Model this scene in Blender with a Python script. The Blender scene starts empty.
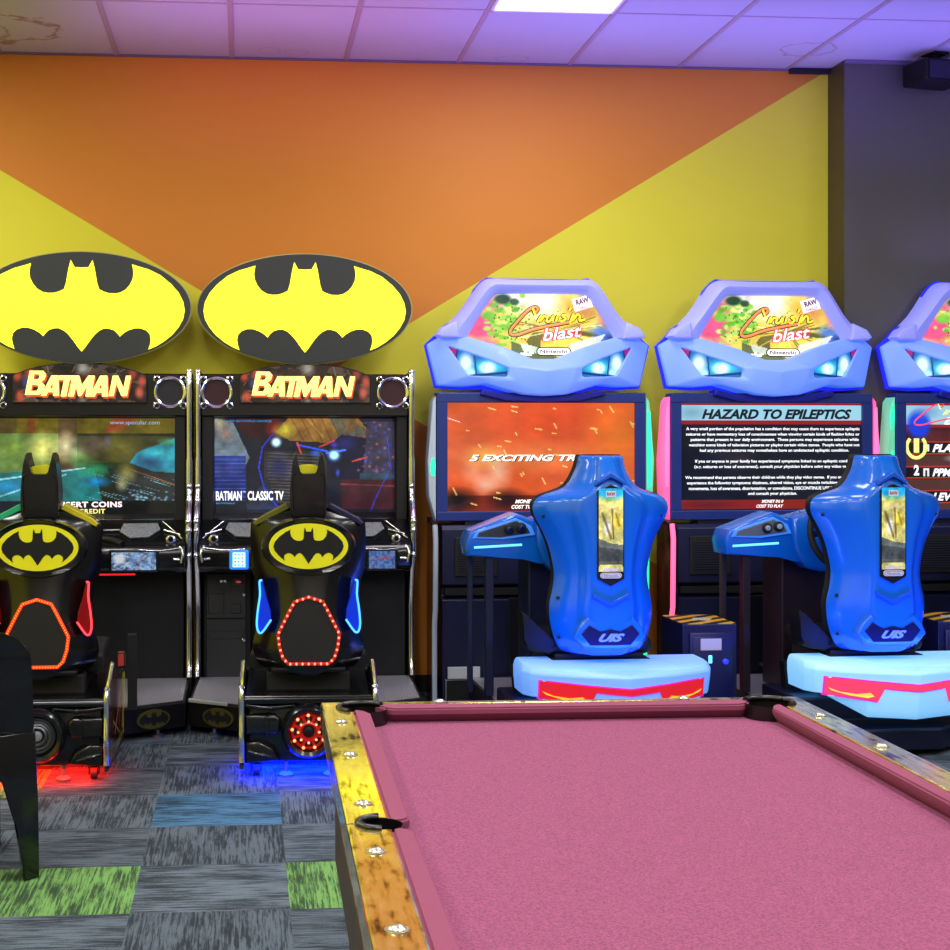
import bpy, bmesh, math, random
import numpy as np
from mathutils import Vector, Matrix
random.seed(7); rng = np.random.default_rng(5)
S = bpy.context.scene; COL = S.collection
PI = math.pi
# ------------------------------------------------------------------ camera numbers
KEY, MQP, UPL, UPM, BLP, EXPO = 33.0, 1.5, 15.0, 6.0, 5.5, 0.0
FOC, PX, PY, YAW, CH = 1450.0, 367.0, 435.0, math.atan(.084), 1.38
def lin(c):
    c = c / 255.0
    return c / 12.92 if c <= .04045 else ((c + .055) / 1.055) ** 2.4
def rgb(t): return tuple(lin(v) for v in t) + (1.0,)
# ------------------------------------------------------------------ materials
MATS = {}
def mat(name, col, rough=.5, metal=0.0, emit=None, es=0.0, coat=0.0, bump=0.0, bscale=200, spec=.5, var=0.0, vscale=20):
    if name in MATS: return MATS[name]
    m = bpy.data.materials.new(name); m.use_nodes = True
    nt = m.node_tree; b = nt.nodes['Principled BSDF']
    b.inputs['Base Color'].default_value = rgb(col)
    b.inputs['Roughness'].default_value = rough
    b.inputs['Metallic'].default_value = metal
    b.inputs['Specular IOR Level'].default_value = spec
    b.inputs['Coat Weight'].default_value = coat
    b.inputs['Coat Roughness'].default_value = .05
    if emit:
        b.inputs['Emission Color'].default_value = rgb(emit); b.inputs['Emission Strength'].default_value = es
    tc = nt.nodes.new('ShaderNodeTexCoord')
    if var:
        n = nt.nodes.new('ShaderNodeTexNoise'); n.inputs['Scale'].default_value = vscale; n.inputs['Detail'].default_value = 6
        nt.links.new(tc.outputs['Object'], n.inputs['Vector'])
        mx = nt.nodes.new('ShaderNodeMix'); mx.data_type = 'RGBA'
        mr = nt.nodes.new('ShaderNodeMapRange'); mr.inputs[1].default_value = .35; mr.inputs[2].default_value = .65
        nt.links.new(n.outputs['Fac'], mr.inputs[0]); nt.links.new(mr.outputs[0], mx.inputs[0])
        mx.inputs[6].default_value = rgb(tuple(max(0, v * (1 - var)) for v in col))
        mx.inputs[7].default_value = rgb(tuple(min(255, v * (1 + var)) for v in col))
        nt.links.new(mx.outputs[2], b.inputs['Base Color'])
    if bump:
        n = nt.nodes.new('ShaderNodeTexNoise'); n.inputs['Scale'].default_value = bscale; n.inputs['Detail'].default_value = 3
        nt.links.new(tc.outputs['Object'], n.inputs['Vector'])
        bp = nt.nodes.new('ShaderNodeBump'); bp.inputs['Strength'].default_value = bump; bp.inputs['Distance'].default_value = .003
        nt.links.new(n.outputs['Fac'], bp.inputs['Height']); nt.links.new(bp.outputs[0], b.inputs['Normal'])
    MATS[name] = m
    return m
def picmat(name, strength=1.0, gloss=.15):
    if name in MATS: return MATS[name]
    m = bpy.data.materials.new(name); m.use_nodes = True; nt = m.node_tree; b = nt.nodes['Principled BSDF']
    a = nt.nodes.new('ShaderNodeVertexColor'); a.layer_name = 'Col'
    b.inputs['Base Color'].default_value = (.01, .01, .01, 1) if strength > 0 else (0, 0, 0, 1)
    b.inputs['Roughness'].default_value = gloss
    if strength > 0:
        nt.links.new(a.outputs['Color'], b.inputs['Emission Color']); b.inputs['Emission Strength'].default_value = strength
    else:
        nt.links.new(a.outputs['Color'], b.inputs['Base Color'])
    MATS[name] = m
    return m
BLACK = mat('black_gloss_plastic', (14, 15, 18), .22, coat=.3, bump=.05, bscale=60)
SATIN = mat('black_satin_panel', (9, 10, 13), .5, bump=.06, bscale=300, spec=.3)
MATTE = mat('black_matte', (9, 9, 11), .7)
CHROME = mat('polished_chrome', (240, 242, 246), .2, metal=1.0)
STEEL = mat('brushed_steel', (150, 155, 162), .35, metal=1.0)
GREYP = mat('grey_plastic', (120, 124, 128), .35, var=.15, vscale=90)
CYEL = mat('yellow_print', (226, 222, 10), .45)
BATBLK = mat('charcoal_print', (40, 44, 46), .4)
# ------------------------------------------------------------------ object helpers
def prop(o, label=None, cat=None, group=None, kind=None):
    if label: o['label'] = label
    if cat: o['category'] = cat
    if group: o['group'] = group
    if kind: o['kind'] = kind
    return o
def empty(name, loc=(0, 0, 0), rz=0, label=None, cat=None, group=None):
    o = bpy.data.objects.new(name, None); COL.objects.link(o); o.empty_display_size = .1
    o.location = loc; o.rotation_euler = (0, 0, rz)
    return prop(o, label, cat, group)
def link(name, me, m, parent=None, smooth=False):
    o = bpy.data.objects.new(name, me); COL.objects.link(o)
    if m is not None:
        for x in (m if isinstance(m, (list, tuple)) else [m]): me.materials.append(x)
    if parent: o.parent = parent
    if smooth:
        for p in me.polygons: p.use_smooth = True
        if smooth != 'all':
            me.set_sharp_from_angle(angle=math.radians(38))
    return o
class B:
    """collects shapes into one bmesh"""
    def __init__(s): s.b = bmesh.new()
    def add(s, verts, faces, mi=0, xf=None):
        vs = [s.b.verts.new(xf @ Vector(v) if xf else v) for v in verts]
        out = []
        for f in faces:
            try:
                fc = s.b.faces.new([vs[i] for i in f]); fc.material_index = mi; out.append(fc)
            except ValueError: pass
        return vs, out
    def box(s, x0, x1, y0, y1, z0, z1, bev=0.0, mi=0, seg=2, xf=None):
        v = [(x0, y0, z0), (x1, y0, z0), (x1, y1, z0), (x0, y1, z0), (x0, y0, z1), (x1, y0, z1), (x1, y1, z1), (x0, y1, z1)]
        f = [(0, 3, 2, 1), (4, 5, 6, 7), (0, 1, 5, 4), (1, 2, 6, 5), (2, 3, 7, 6), (3, 0, 4, 7)]
        vs, fs = s.add(v, f, mi, xf)
        if bev: s.bevel(fs, bev, seg)
        return s
    def bevel(s, fs, w, seg=2):
        es = list({e for f in fs for e in f.edges})
        bmesh.ops.bevel(s.b, geom=es, offset=w, segments=seg, affect='EDGES', profile=.5, clamp_overlap=True)
    def prism(s, pts, y0, y1, bev=0.0, mi=0, seg=2, allb=False, taper=None):
        """outline pts (x,z); front at y0 (camera side), back at y1"""
        n = len(pts)
        v = [(p[0], y0, p[1]) for p in pts]
        if taper:
            cx = sum(p[0] for p in pts) / n; cz = sum(p[1] for p in pts) / n
            v = [(cx + (p[0] - cx) * taper, y0, cz + (p[1] - cz) * taper) for p in pts]
        v += [(p[0], y1, p[1]) for p in pts]
        f = [tuple(range(n)), tuple(range(2 * n - 1, n - 1, -1))] + [(i, i + n, (i + 1) % n + n, (i + 1) % n) for i in range(n)]
        vs, fs = s.add(v, f, mi)
        if bev:
            es = set(fs[0].edges) | (set(fs[1].edges) if allb else set())
            bmesh.ops.bevel(s.b, geom=list(es), offset=bev, segments=seg, affect='EDGES', profile=.5, clamp_overlap=True)
        return s
    def slab(s, pts, z0, z1, bev=0.0, seg=2):
        """outline pts (x,y) extruded in z"""
        n = len(pts)
        v = [(p[0], p[1], z1) for p in pts] + [(p[0], p[1], z0) for p in pts]
        f = [tuple(range(n)), tuple(range(2 * n - 1, n - 1, -1))] + [(i, i + n, (i + 1) % n + n, (i + 1) % n) for i in range(n)]
        vs, fs = s.add(v, f)
        if bev:
            bmesh.ops.bevel(s.b, geom=list(fs[0].edges), offset=bev, segments=seg, affect='EDGES', profile=.5, clamp_overlap=True)
        return s
    def side(s, pts, x0, x1, bev=0.0, mi=0, seg=2):
        """outline pts (y,z) extruded in x"""
        n = len(pts)
        v = [(x0, p[0], p[1]) for p in pts] + [(x1, p[0], p[1]) for p in pts]
        f = [tuple(range(n)), tuple(range(2 * n - 1, n - 1, -1))] + [(i, i + n, (i + 1) % n + n, (i + 1) % n) for i in range(n)]
        vs, fs = s.add(v, f, mi)
        if bev: s.bevel(fs, bev, seg)
        return s
    def tube(s, pts, r, n=10, closed=False, mi=0, flat=1.0):
        pts = [Vector(p) for p in pts]; m = len(pts); rings = []
        for i, p in enumerate(pts):
            a = pts[i - 1] if (i or closed) else p
            c = pts[(i + 1) % m] if (i < m - 1 or closed) else p
            t = (c - a).normalized()
            u = Vector((0, 1, 0)) if abs(t.y) < .9 else Vector((0, 0, 1))
            w = t.cross(u).normalized(); u = w.cross(t).normalized()
            rr = r[i] if isinstance(r, (list, tuple)) else r
            rings.append([s.b.verts.new(p + w * math.cos(2 * PI * k / n) * rr + u * math.sin(2 * PI * k / n) * rr * flat) for k in range(n)])
        for i in range(m if closed else m - 1):
            A, C = rings[i], rings[(i + 1) % m]
            for k in range(n):
                f = s.b.faces.new((A[k], A[(k + 1) % n], C[(k + 1) % n], C[k])); f.material_index = mi
        if not closed:
            s.b.faces.new(rings[0][::-1]).material_index = mi; s.b.faces.new(rings[-1]).material_index = mi
        return s
    def lathe(s, prof, c=(0, 0, 0), axis='z', n=32, mi=0, close=True):
        """prof: (radius, height) pairs"""
        rings = []
        for r, h in prof:
            ring = []
            for k in range(n):
                a = 2 * PI * k / n; x, y = r * math.cos(a), r * math.sin(a)
                p = {'z': (x, y, h), 'y': (x, h, y), 'x': (h, x, y)}[axis]
                ring.append(s.b.verts.new((c[0] + p[0], c[1] + p[1], c[2] + p[2])))
            rings.append(ring)
        for A, C in zip(rings, rings[1:]):
            for k in range(n):
                f = s.b.faces.new((A[k], A[(k + 1) % n], C[(k + 1) % n], C[k])); f.material_index = mi
        if close:
            s.b.faces.new(rings[0][::-1]).material_index = mi; s.b.faces.new(rings[-1]).material_index = mi
        return s
    def ball(s, c, r, mi=0, n=10):
        rx, ry, rz = r if isinstance(r, tuple) else (r, r, r)
        t = bmesh.ops.create_uvsphere(s.b, u_segments=n, v_segments=max(6, n // 2 + 2), radius=1.0)
        for v in t['verts']: v.co = Vector((c[0] + v.co.x * rx, c[1] + v.co.y * ry, c[2] + v.co.z * rz))
        for f in {f for v in t['verts'] for f in v.link_faces}: f.material_index = mi
        return s
    def done(s, name, m, parent=None, smooth=False, label=None):
        bmesh.ops.recalc_face_normals(s.b, faces=s.b.faces)
        me = bpy.data.meshes.new(name); s.b.to_mesh(me); s.b.free()
        o = link(name, me, m, parent, smooth)
        if label: o['label'] = label
        return o
def mirror(half):
    """half outline (x>=0) listed from top centre to bottom centre -> whole closed outline"""
    r = [p for p in half]
    l = [(-p[0], p[1]) for p in reversed(half) if abs(p[0]) > 1e-6]
    return r + l
def ellipse(cx, cz, a, b, n=64, t0=0, t1=2 * PI):
    return [(cx + a * math.cos(t0 + (t1 - t0) * i / n), cz + b * math.sin(t0 + (t1 - t0) * i / n)) for i in range(n)]
def cat(pts, sub=4, closed=False):
    """Catmull-Rom smoothing"""
    P = [Vector(p) for p in pts]; n = len(P); out = []
    for i in range(n if closed else n - 1):
        p0 = P[i - 1] if (i or closed) else P[i]; p1 = P[i]; p2 = P[(i + 1) % n]
        p3 = P[(i + 2) % n] if (closed or i < n - 2) else p2
        for k in range(sub):
            t = k / sub
            out.append(tuple(.5 * ((2 * p1) + (p2 - p0) * t + (2 * p0 - 5 * p1 + 4 * p2 - p3) * t * t + (3 * p1 - p0 - 3 * p2 + p3) * t ** 3)))
    if not closed: out.append(tuple(P[-1]))
    return out
def shell(rows, prof, yback, nu=32, name='shell', m=None, parent=None, sub=3, inner=None):
    """rows: (z, halfwidth, y) ; prof(u, t)-> bulge towards camera. Closed shell; rows are smoothed."""
    R = cat([(a, b, c) for a, b, c in rows], sub)
    b = bmesh.new(); G = []
    nr = len(R)
    for j, (z, hw, y) in enumerate(R):
        t = j / (nr - 1); row = []
        for i in range(nu + 1):
            u = math.sin((-1 + 2 * i / nu) * PI / 2)
            row.append(b.verts.new((u * hw, y - prof(u, t), z)))
        for i in range(nu - 1, 0, -2):
            u = math.sin((-1 + 2 * i / nu) * PI / 2)
            row.append(b.verts.new((u * hw * .97, y + yback * (1 - abs(u) ** 4), z)))
        G.append(row)
    n = len(G[0])
    for A, C in zip(G, G[1:]):
        for i in range(n): b.faces.new((A[i], A[(i + 1) % n], C[(i + 1) % n], C[i]))
    b.faces.new(G[0]); b.faces.new(G[-1][::-1])
    bmesh.ops.recalc_face_normals(b, faces=b.faces)
    me = bpy.data.meshes.new(name); b.to_mesh(me); b.free()
    return link(name, me, m, parent, 'a')
def cut(o, cyls):
    """subtract round holes (x, y, radius, z0, z1), given in the parent's space, from a mesh object"""
    tmp = []
    for (x, y, r, z0, z1) in cyls:
        c = B().lathe([(r, z0), (r, z1)], (x, y, 0), 'z', 36).done('cutter', None, o.parent); tmp.append(c)
        if o.parent and o.parent.parent: pass
        md = o.modifiers.new('b', 'BOOLEAN'); md.operation = 'DIFFERENCE'; md.object = c; md.solver = 'EXACT'
    bpy.context.view_layer.update()
    me = bpy.data.meshes.new_from_object(o.evaluated_get(bpy.context.evaluated_depsgraph_get()))
    o.modifiers.clear(); o.data = me
    for c in tmp: bpy.data.objects.remove(c)
# ------------------------------------------------------------------ text as mesh, fitted to a box, facing -y
def text(name, s, x0, x1, z0, z1, y, m, parent, shear=0.0, bold=0.0, depth=.0008, rot=0, keep=False, align='C', spacing=1.0, label=None):
    cu = bpy.data.curves.new(name, 'FONT'); cu.body = s; cu.size = 1; cu.shear = shear; cu.offset = bold; cu.resolution_u = 3
    cu.space_character = spacing; cu.align_x = {'C': 'CENTER', 'L': 'LEFT', 'R': 'RIGHT'}[align]
    cu.space_line = 1.15
    t = bpy.data.objects.new(name, cu); COL.objects.link(t)
    bpy.context.view_layer.update()
    me = bpy.data.meshes.new_from_object(t.evaluated_get(bpy.context.evaluated_depsgraph_get()))
    bpy.data.objects.remove(t)
    n = len(me.vertices); co = np.empty(n * 3); me.vertices.foreach_get('co', co); co = co.reshape(-1, 3)
    mn, mx = co.min(0), co.max(0); w, h = mx[0] - mn[0], mx[1] - mn[1]
    sx, sz = (x1 - x0) / w, (z1 - z0) / h
    if keep: sx = sz = min(sx, sz)
    X = (co[:, 0] - (mn[0] + mx[0]) / 2) * sx; Z = (co[:, 1] - (mn[1] + mx[1]) / 2) * sz
    c, sn = math.cos(rot), math.sin(rot)
    X, Z = X * c - Z * sn, X * sn + Z * c
    new = np.stack([X + (x0 + x1) / 2, np.full(n, y), Z + (z0 + z1) / 2], 1)
    me.vertices.foreach_set('co', new.ravel()); me.materials.clear()
    for p in me.polygons: p.material_index = 0
    o = link(name, me, m, parent)
    if label: o['label'] = label
    return o
# ------------------------------------------------------------------ small painter for screens and printed art
class Paint:
    def __init__(s, nx, nz, base=(0, 0, 0)):
        s.nx, s.nz = nx, nz
        u = (np.arange(nx) + .5) / nx; v = (np.arange(nz) + .5) / nz
        s.U, s.V = np.meshgrid(u, v); s.A = np.zeros((nz, nx, 3)); s.A[:] = base; s.asp = nx / nz
    def mix(s, mask, c):
        mask = np.clip(mask, 0, 1)[..., None]; s.A = s.A * (1 - mask) + np.array(c, float) * mask; return s
    def blob(s, cx, cy, rx, ry, c, a=1.0, soft=1.0, rot=0):
        dx, dy = (s.U - cx) * s.asp, s.V - cy; rx = rx * s.asp
        C, Sn = math.cos(rot), math.sin(rot)
        d = np.sqrt(((dx * C + dy * Sn) / rx) ** 2 + ((-dx * Sn + dy * C) / ry) ** 2)
        return s.mix(a * np.clip((1 - d) / soft, 0, 1), c)
    def rect(s, x0, y0, x1, y1, c, a=1.0):
        return s.mix(a * ((s.U > x0) & (s.U < x1) & (s.V > y0) & (s.V < y1)), c)
    def poly(s, pts, c, a=1.0):
        ins = np.zeros(s.U.shape, bool); n = len(pts)
        for i in range(n):
            (x0, y0), (x1, y1) = pts[i], pts[(i + 1) % n]
            if y0 == y1: continue
            cond = (s.V > min(y0, y1)) & (s.V <= max(y0, y1)) & (s.U < x0 + (s.V - y0) * (x1 - x0) / (y1 - y0))
            ins ^= cond
        return s.mix(a * ins, c)
    def line(s, p, q, w, c, a=1.0, soft=.5):
        px, py = (s.U - p[0]) * s.asp, s.V - p[1]; dx, dy = (q[0] - p[0]) * s.asp, q[1] - p[1]
        t = np.clip((px * dx + py * dy) / (dx * dx + dy * dy + 1e-9), 0, 1)
        d = np.hypot(px - t * dx, py - t * dy)
        return s.mix(a * np.clip((w - d) / (w * soft), 0, 1), c)
    def path(s, pts, w, c, a=1.0):
        for p, q in zip(pts, pts[1:]): s.line(p, q, w, c, a, .3)
        return s
    def noise(s, amt, fx=8, fy=8, thr=None, c=None, a=1.0):
        n = np.zeros(s.U.shape)
        for o in range(4):
            gx, gy = int(fx * 2 ** o) + 2, int(fy * 2 ** o) + 2
            g = rng.random((gy + 1, gx + 1)); x = s.U * (gx - 1); y = s.V * (gy - 1)
            xi, yi = x.astype(int), y.astype(int); xf, yf = x - xi, y - yi
            xf = xf * xf * (3 - 2 * xf); yf = yf * yf * (3 - 2 * yf)
            n += ((g[yi, xi] * (1 - xf) + g[yi, xi + 1] * xf) * (1 - yf) + (g[yi + 1, xi] * (1 - xf) + g[yi + 1, xi + 1] * xf) * yf - .5) / 1.7 ** o
        if thr is not None: return s.mix(a * np.clip((n - thr) * 14, 0, 1), c)
        s.A = np.clip(s.A * (1 + amt * n[..., None]), 0, 255); return s
    def mesh(s, name, x0, x1, z0, z1, y, m, parent, inside=None, yf=None):
        gx = np.linspace(x0, x1, s.nx + 1); gz = np.linspace(z1, z0, s.nz + 1)
        XX, ZZ = np.meshgrid(gx, gz)
        YY = np.full(XX.shape, y) if yf is None else yf(XX, ZZ)
        verts = np.stack([XX, YY, ZZ], -1).reshape(-1, 3)
        I, J = np.meshgrid(np.arange(s.nx), np.arange(s.nz)); w = s.nx + 1
        a = (J * w + I).ravel(); F = np.stack([a, a + w, a + w + 1, a + 1], 1)
        C = s.A.reshape(-1, 3)
        if inside is not None:
            cx = (gx[:-1] + gx[1:]) / 2; cz = (gz[:-1] + gz[1:]) / 2; CX, CZ = np.meshgrid(cx, cz)
            k = inpoly(CX, CZ, inside).ravel(); F, C = F[k], C[k]
            used = np.unique(F); remap = np.zeros(len(verts), int); remap[used] = np.arange(len(used)); verts = verts[used]; F = remap[F]
        me = bpy.data.meshes.new(name); me.from_pydata(verts.tolist(), [], F.tolist())
        at = me.color_attributes.new('Col', 'FLOAT_COLOR', 'CORNER')
        c = C / 255.0; c = np.where(c <= .04045, c / 12.92, ((c + .055) / 1.055) ** 2.4)
        c = np.concatenate([c, np.ones((len(c), 1))], 1)
        at.data.foreach_set('color', np.repeat(c, 4, 0).astype(np.float32).ravel())
        return link(name, me, m, parent)
def inpoly(X, Z, pts):
    ins = np.zeros(X.shape, bool); n = len(pts)
    for i in range(n):
        (x0, y0), (x1, y1) = pts[i], pts[(i + 1) % n]
        if y0 == y1: continue
        ins ^= (Z > min(y0, y1)) & (Z <= max(y0, y1)) & (X < x0 + (Z - y0) * (x1 - x0) / (y1 - y0))
    return ins
# ================================================================== THE ROOM
WY, CZ, XL, XR, YB = 7.75, 3.39, -3.6, 5.4, -3.2
COLX = 3.2; CFY = 7.53
def flatmesh(name, verts, faces, m, mids=None):
    me = bpy.data.meshes.new(name); me.from_pydata(verts, [], faces)
    o = link(name, me, m); o['kind'] = 'structure'
    if mids:
        for p, i in zip(me.polygons, mids): p.material_index = i
    return o
ORANGE = mat('orange_wall_paint', (230, 143, 48), .55, bump=.06, bscale=55, spec=.3)
YELLOW = mat('yellow_wall_paint', (240, 233, 60), .55, bump=.06, bscale=55, spec=.3)
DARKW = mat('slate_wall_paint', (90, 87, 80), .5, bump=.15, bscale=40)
OLIVE = mat('dark_olive_side', (74, 62, 40), .5)  # darker olive for the column's left side face
# crossing diagonals of the painted wall
def cross_wall():
    xc, zc = .468, 1.728
    sl = (2.772 - 1.728) / (-1.283 - .468); sr = (3.372 - 1.728) / (3.2 - .468)
    at_l = xc + (CZ - zc) / sl; at_r = xc + (CZ - zc) / sr; bl = xc - zc / sr; br = xc - zc / sl
    y = WY
    v = [(xc, y, zc), (at_l, y, CZ), (min(at_r, COLX), y, CZ), (br, y, 0), (bl, y, 0), (XL, y, CZ), (XL, y, 0), (COLX, y, 0)]
    f = [(0, 2, 1), (0, 4, 3), (0, 1, 5, 6, 4), (0, 3, 7, 2)]
    flatmesh('wall_back', v, f, [ORANGE, YELLOW], [0, 0, 1, 1])
cross_wall()
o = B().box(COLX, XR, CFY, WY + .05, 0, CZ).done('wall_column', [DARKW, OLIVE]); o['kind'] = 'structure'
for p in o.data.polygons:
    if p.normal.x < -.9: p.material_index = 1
CREAM = mat('plain_wall_paint', (200, 190, 176), .6)
flatmesh('wall_left', [(XL, YB, 0), (XL, WY, 0), (XL, WY, CZ), (XL, YB, CZ)], [(0, 1, 2, 3)], YELLOW)
flatmesh('wall_right', [(XR, YB, 0), (XR, WY, 0), (XR, WY, CZ), (XR, YB, CZ)], [(3, 2, 1, 0)], DARKW)
flatmesh('wall_front', [(XL, YB, 0), (XR, YB, 0), (XR, YB, CZ), (XL, YB, CZ)], [(3, 2, 1, 0)], CREAM)
o = B().box(XL, COLX, WY - .015, WY, 0, .09, .004).done('baseboard_back', MATTE); o['kind'] = 'structure'
# ------------------------------------------------------------------ carpet tiles
TS = .462; TX0 = -.332; TY0 = 5.61   # left edge and far edge of the blue tile
def carpet():
    me = bpy.data.meshes.new('floor'); V, F, UV, C = [], [], [], []
    i0 = math.floor((XL - TX0) / TS); i1 = math.ceil((XR - TX0) / TS); j0 = math.floor((TY0 - WY) / TS); j1 = math.ceil((TY0 - YB) / TS)
    green, blue, grey = (118, 166, 92), (82, 128, 166), (100, 112, 124)
    special = {(0, 0): blue, (-1, 2): green, (1, 2): green, (-2, -1): green, (-3, 4): blue, (3, 5): green, (-5, 0): green, (6, 1): blue, (4, -3): green}
    for j in range(j0, j1):
        for i in range(i0, i1):
            xa, xb = max(XL, TX0 + i * TS), min(XR, TX0 + (i + 1) * TS); ya, yb = max(YB, TY0 - (j + 1) * TS), min(WY, TY0 - j * TS)
            if xb <= xa or yb <= ya: continue
            n = len(V); V += [(xa, ya, 0), (xb, ya, 0), (xb, yb, 0), (xa, yb, 0)]; F.append((n, n + 1, n + 2, n + 3))
            ho = ((i + j) % 2 == 0); q = random.uniform(.9, 1.06)
            c = special.get((i, j), tuple(v * q for v in grey))
            q = random.uniform(0, 50)
            for (x, y) in ((xa, ya), (xb, ya), (xb, yb), (xa, yb)):
                a, b = (x - xa) / TS, (y - ya) / TS
                UV.append((a + q, b + q * 1.3) if ho else (b + q, a + q * 1.3)); C.append(rgb(c))
    me.from_pydata(V, [], F)
    uv = me.uv_layers.new(name='UVMap'); uv.data.foreach_set('uv', np.array(UV, np.float32).ravel())
    at = me.color_attributes.new('Col', 'FLOAT_COLOR', 'CORNER'); at.data.foreach_set('color', np.array(C, np.float32).ravel())
    m = bpy.data.materials.new('carpet_tile'); m.use_nodes = True; nt = m.node_tree; N = nt.nodes.new; L = nt.links.new
    b = nt.nodes['Principled BSDF']; b.inputs['Roughness'].default_value = .95; b.inputs['Specular IOR Level'].default_value = .15
    uvn = N('ShaderNodeUVMap'); uvn.uv_map = 'UVMap'
    def nz(sx, sy, det, scale=1.0, rough=.6):
        mp = N('ShaderNodeMapping'); mp.inputs['Scale'].default_value = (sx, sy, 1); L(uvn.outputs[0], mp.inputs['Vector'])
        n = N('ShaderNodeTexNoise'); n.inputs['Scale'].default_value = scale; n.inputs['Detail'].default_value = det; n.inputs['Roughness'].default_value = rough
        L(mp.outputs[0], n.inputs['Vector']); return n.outputs['Fac']
    def mth(op, a, c, cl=False):
        x = N('ShaderNodeMath'); x.operation = op; x.use_clamp = cl
        for k, v in enumerate((a, c)):
            if isinstance(v, (int, float)): x.inputs[k].default_value = v
            else: L(v, x.inputs[k])
        return x.outputs[0]
    streak = nz(2.4, 48, 5, 1, .75); patch = nz(2.0, 4.5, 3); fine = nz(130, 150, 2)
    s = mth('ADD', mth('MULTIPLY', streak, 1.0), mth('MULTIPLY', patch, .5))
    s = mth('ADD', s, mth('MULTIPLY', fine, .42))
    msk = mth('MULTIPLY', mth('SUBTRACT', s, .905), 10.5, True)
    mx = N('ShaderNodeMix'); mx.data_type = 'RGBA'; L(msk, mx.inputs[0])
    vc = N('ShaderNodeVertexColor'); vc.layer_name = 'Col'
    dk = N('ShaderNodeMix'); dk.data_type = 'RGBA'; dk.inputs[0].default_value = .86; L(vc.outputs[0], dk.inputs[6]); dk.inputs[7].default_value = rgb((30, 38, 42))
    L(dk.outputs[2], mx.inputs[6]); L(vc.outputs[0], mx.inputs[7])
    tw = N('ShaderNodeMix'); tw.data_type = 'RGBA'; tw.blend_type = 'MULTIPLY'; tw.inputs[0].default_value = .55
    tuft = nz(190, 150, 1); tr = N('ShaderNodeMapRange'); tr.inputs[1].default_value = .3; tr.inputs[2].default_value = .7; tr.inputs[3].default_value = .25; tr.inputs[4].default_value = 1.5
    L(tuft, tr.inputs[0]); L(mx.outputs[2], tw.inputs[6]); L(tr.outputs[0], tw.inputs[7]); L(tw.outputs[2], b.inputs['Base Color'])
    bp = N('ShaderNodeBump'); bp.inputs['Strength'].default_value = .5; bp.inputs['Distance'].default_value = .004; L(tuft, bp.inputs['Height']); L(bp.outputs[0], b.inputs['Normal'])
    o = link('floor', me, m); o['kind'] = 'structure'
carpet()
# ------------------------------------------------------------------ suspended ceiling
GX, GP = -.07, .607
CROSS = [6.78 - 1.2 * k for k in range(0, 9)]
def ceiling_mat():
    m = bpy.data.materials.new('ceiling_tile'); m.use_nodes = True; nt = m.node_tree; N = nt.nodes.new; L = nt.links.new
    b = nt.nodes['Principled BSDF']; b.inputs['Roughness'].default_value = .85
    tc = N('ShaderNodeTexCoord'); n = N('ShaderNodeTexNoise'); n.inputs['Scale'].default_value = 1.3; n.inputs['Detail'].default_value = 1
    L(tc.outputs['Object'], n.inputs['Vector'])
    col = N('ShaderNodeMix'); col.data_type = 'RGBA'; L(n.outputs['Fac'], col.inputs[0])
    col.inputs[6].default_value = rgb((186, 180, 188)); col.inputs[7].default_value = rgb((198, 192, 200))
    cur = col.outputs[2]
    # dried water marks: wobbly brown rings on some tiles
    wob = N('ShaderNodeTexNoise'); wob.inputs['Scale'].default_value = 9; wob.inputs['Detail'].default_value = 3; L(tc.outputs['Object'], wob.inputs['Vector'])
    for (cx, cy, rx, ry, a) in [(-1.18, 7.30, .26, .24, .8), (-1.3, 7.36, .12, .16, .6), (.13, 7.6, .06, .07, .35), (.27, 7.62, .07, .05, .35), (2.93, 7.33, .15, .13, .5), (1.42, 7.66, .09, .06, .35), (.55, 7.3, .03, .03, .2)]:
        mp = N('ShaderNodeMapping'); mp.vector_type = 'POINT'; mp.inputs['Location'].default_value = (-cx / rx, -cy / ry, 0); mp.inputs['Scale'].default_value = (1 / rx, 1 / ry, 0)
        L(tc.outputs['Object'], mp.inputs['Vector'])
        ln = N('ShaderNodeVectorMath'); ln.operation = 'LENGTH'; L(mp.outputs[0], ln.inputs[0])
        ad = N('ShaderNodeMath'); ad.operation = 'MULTIPLY_ADD'; L(wob.outputs['Fac'], ad.inputs[0]); ad.inputs[1].default_value = 1.1; L(ln.outputs['Value'], ad.inputs[2])
        sb = N('ShaderNodeMath'); sb.operation = 'SUBTRACT'; L(ad.outputs[0], sb.inputs[0]); sb.inputs[1].default_value = 1.5
        ab = N('ShaderNodeMath'); ab.operation = 'ABSOLUTE'; L(sb.outputs[0], ab.inputs[0])
        mr = N('ShaderNodeMapRange'); mr.inputs[1].default_value = .02; mr.inputs[2].default_value = .10; mr.inputs[3].default_value = a; mr.inputs[4].default_value = 0; L(ab.outputs[0], mr.inputs[0])
        mx = N('ShaderNodeMix'); mx.data_type = 'RGBA'; L(mr.outputs[0], mx.inputs[0]); L(cur, mx.inputs[6]); mx.inputs[7].default_value = rgb((150, 112, 92)); cur = mx.outputs[2]
    L(cur, b.inputs['Base Color'])
    return m
LX = [(1, None)]
PANELS = []   # (ix, cross index) : the panel fills one grid cell
for ix in (-5, -1, 3, 7):
    pass
VISP = (2, 0)
cells = [(2, 0), (-4, 0), (-1, 2), (2, 2), (5, 2), (-4, 2), (8, 2), (-4, 4), (-1, 4), (2, 4), (5, 4), (-1, 6), (2, 6), (5, 6)]
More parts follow.
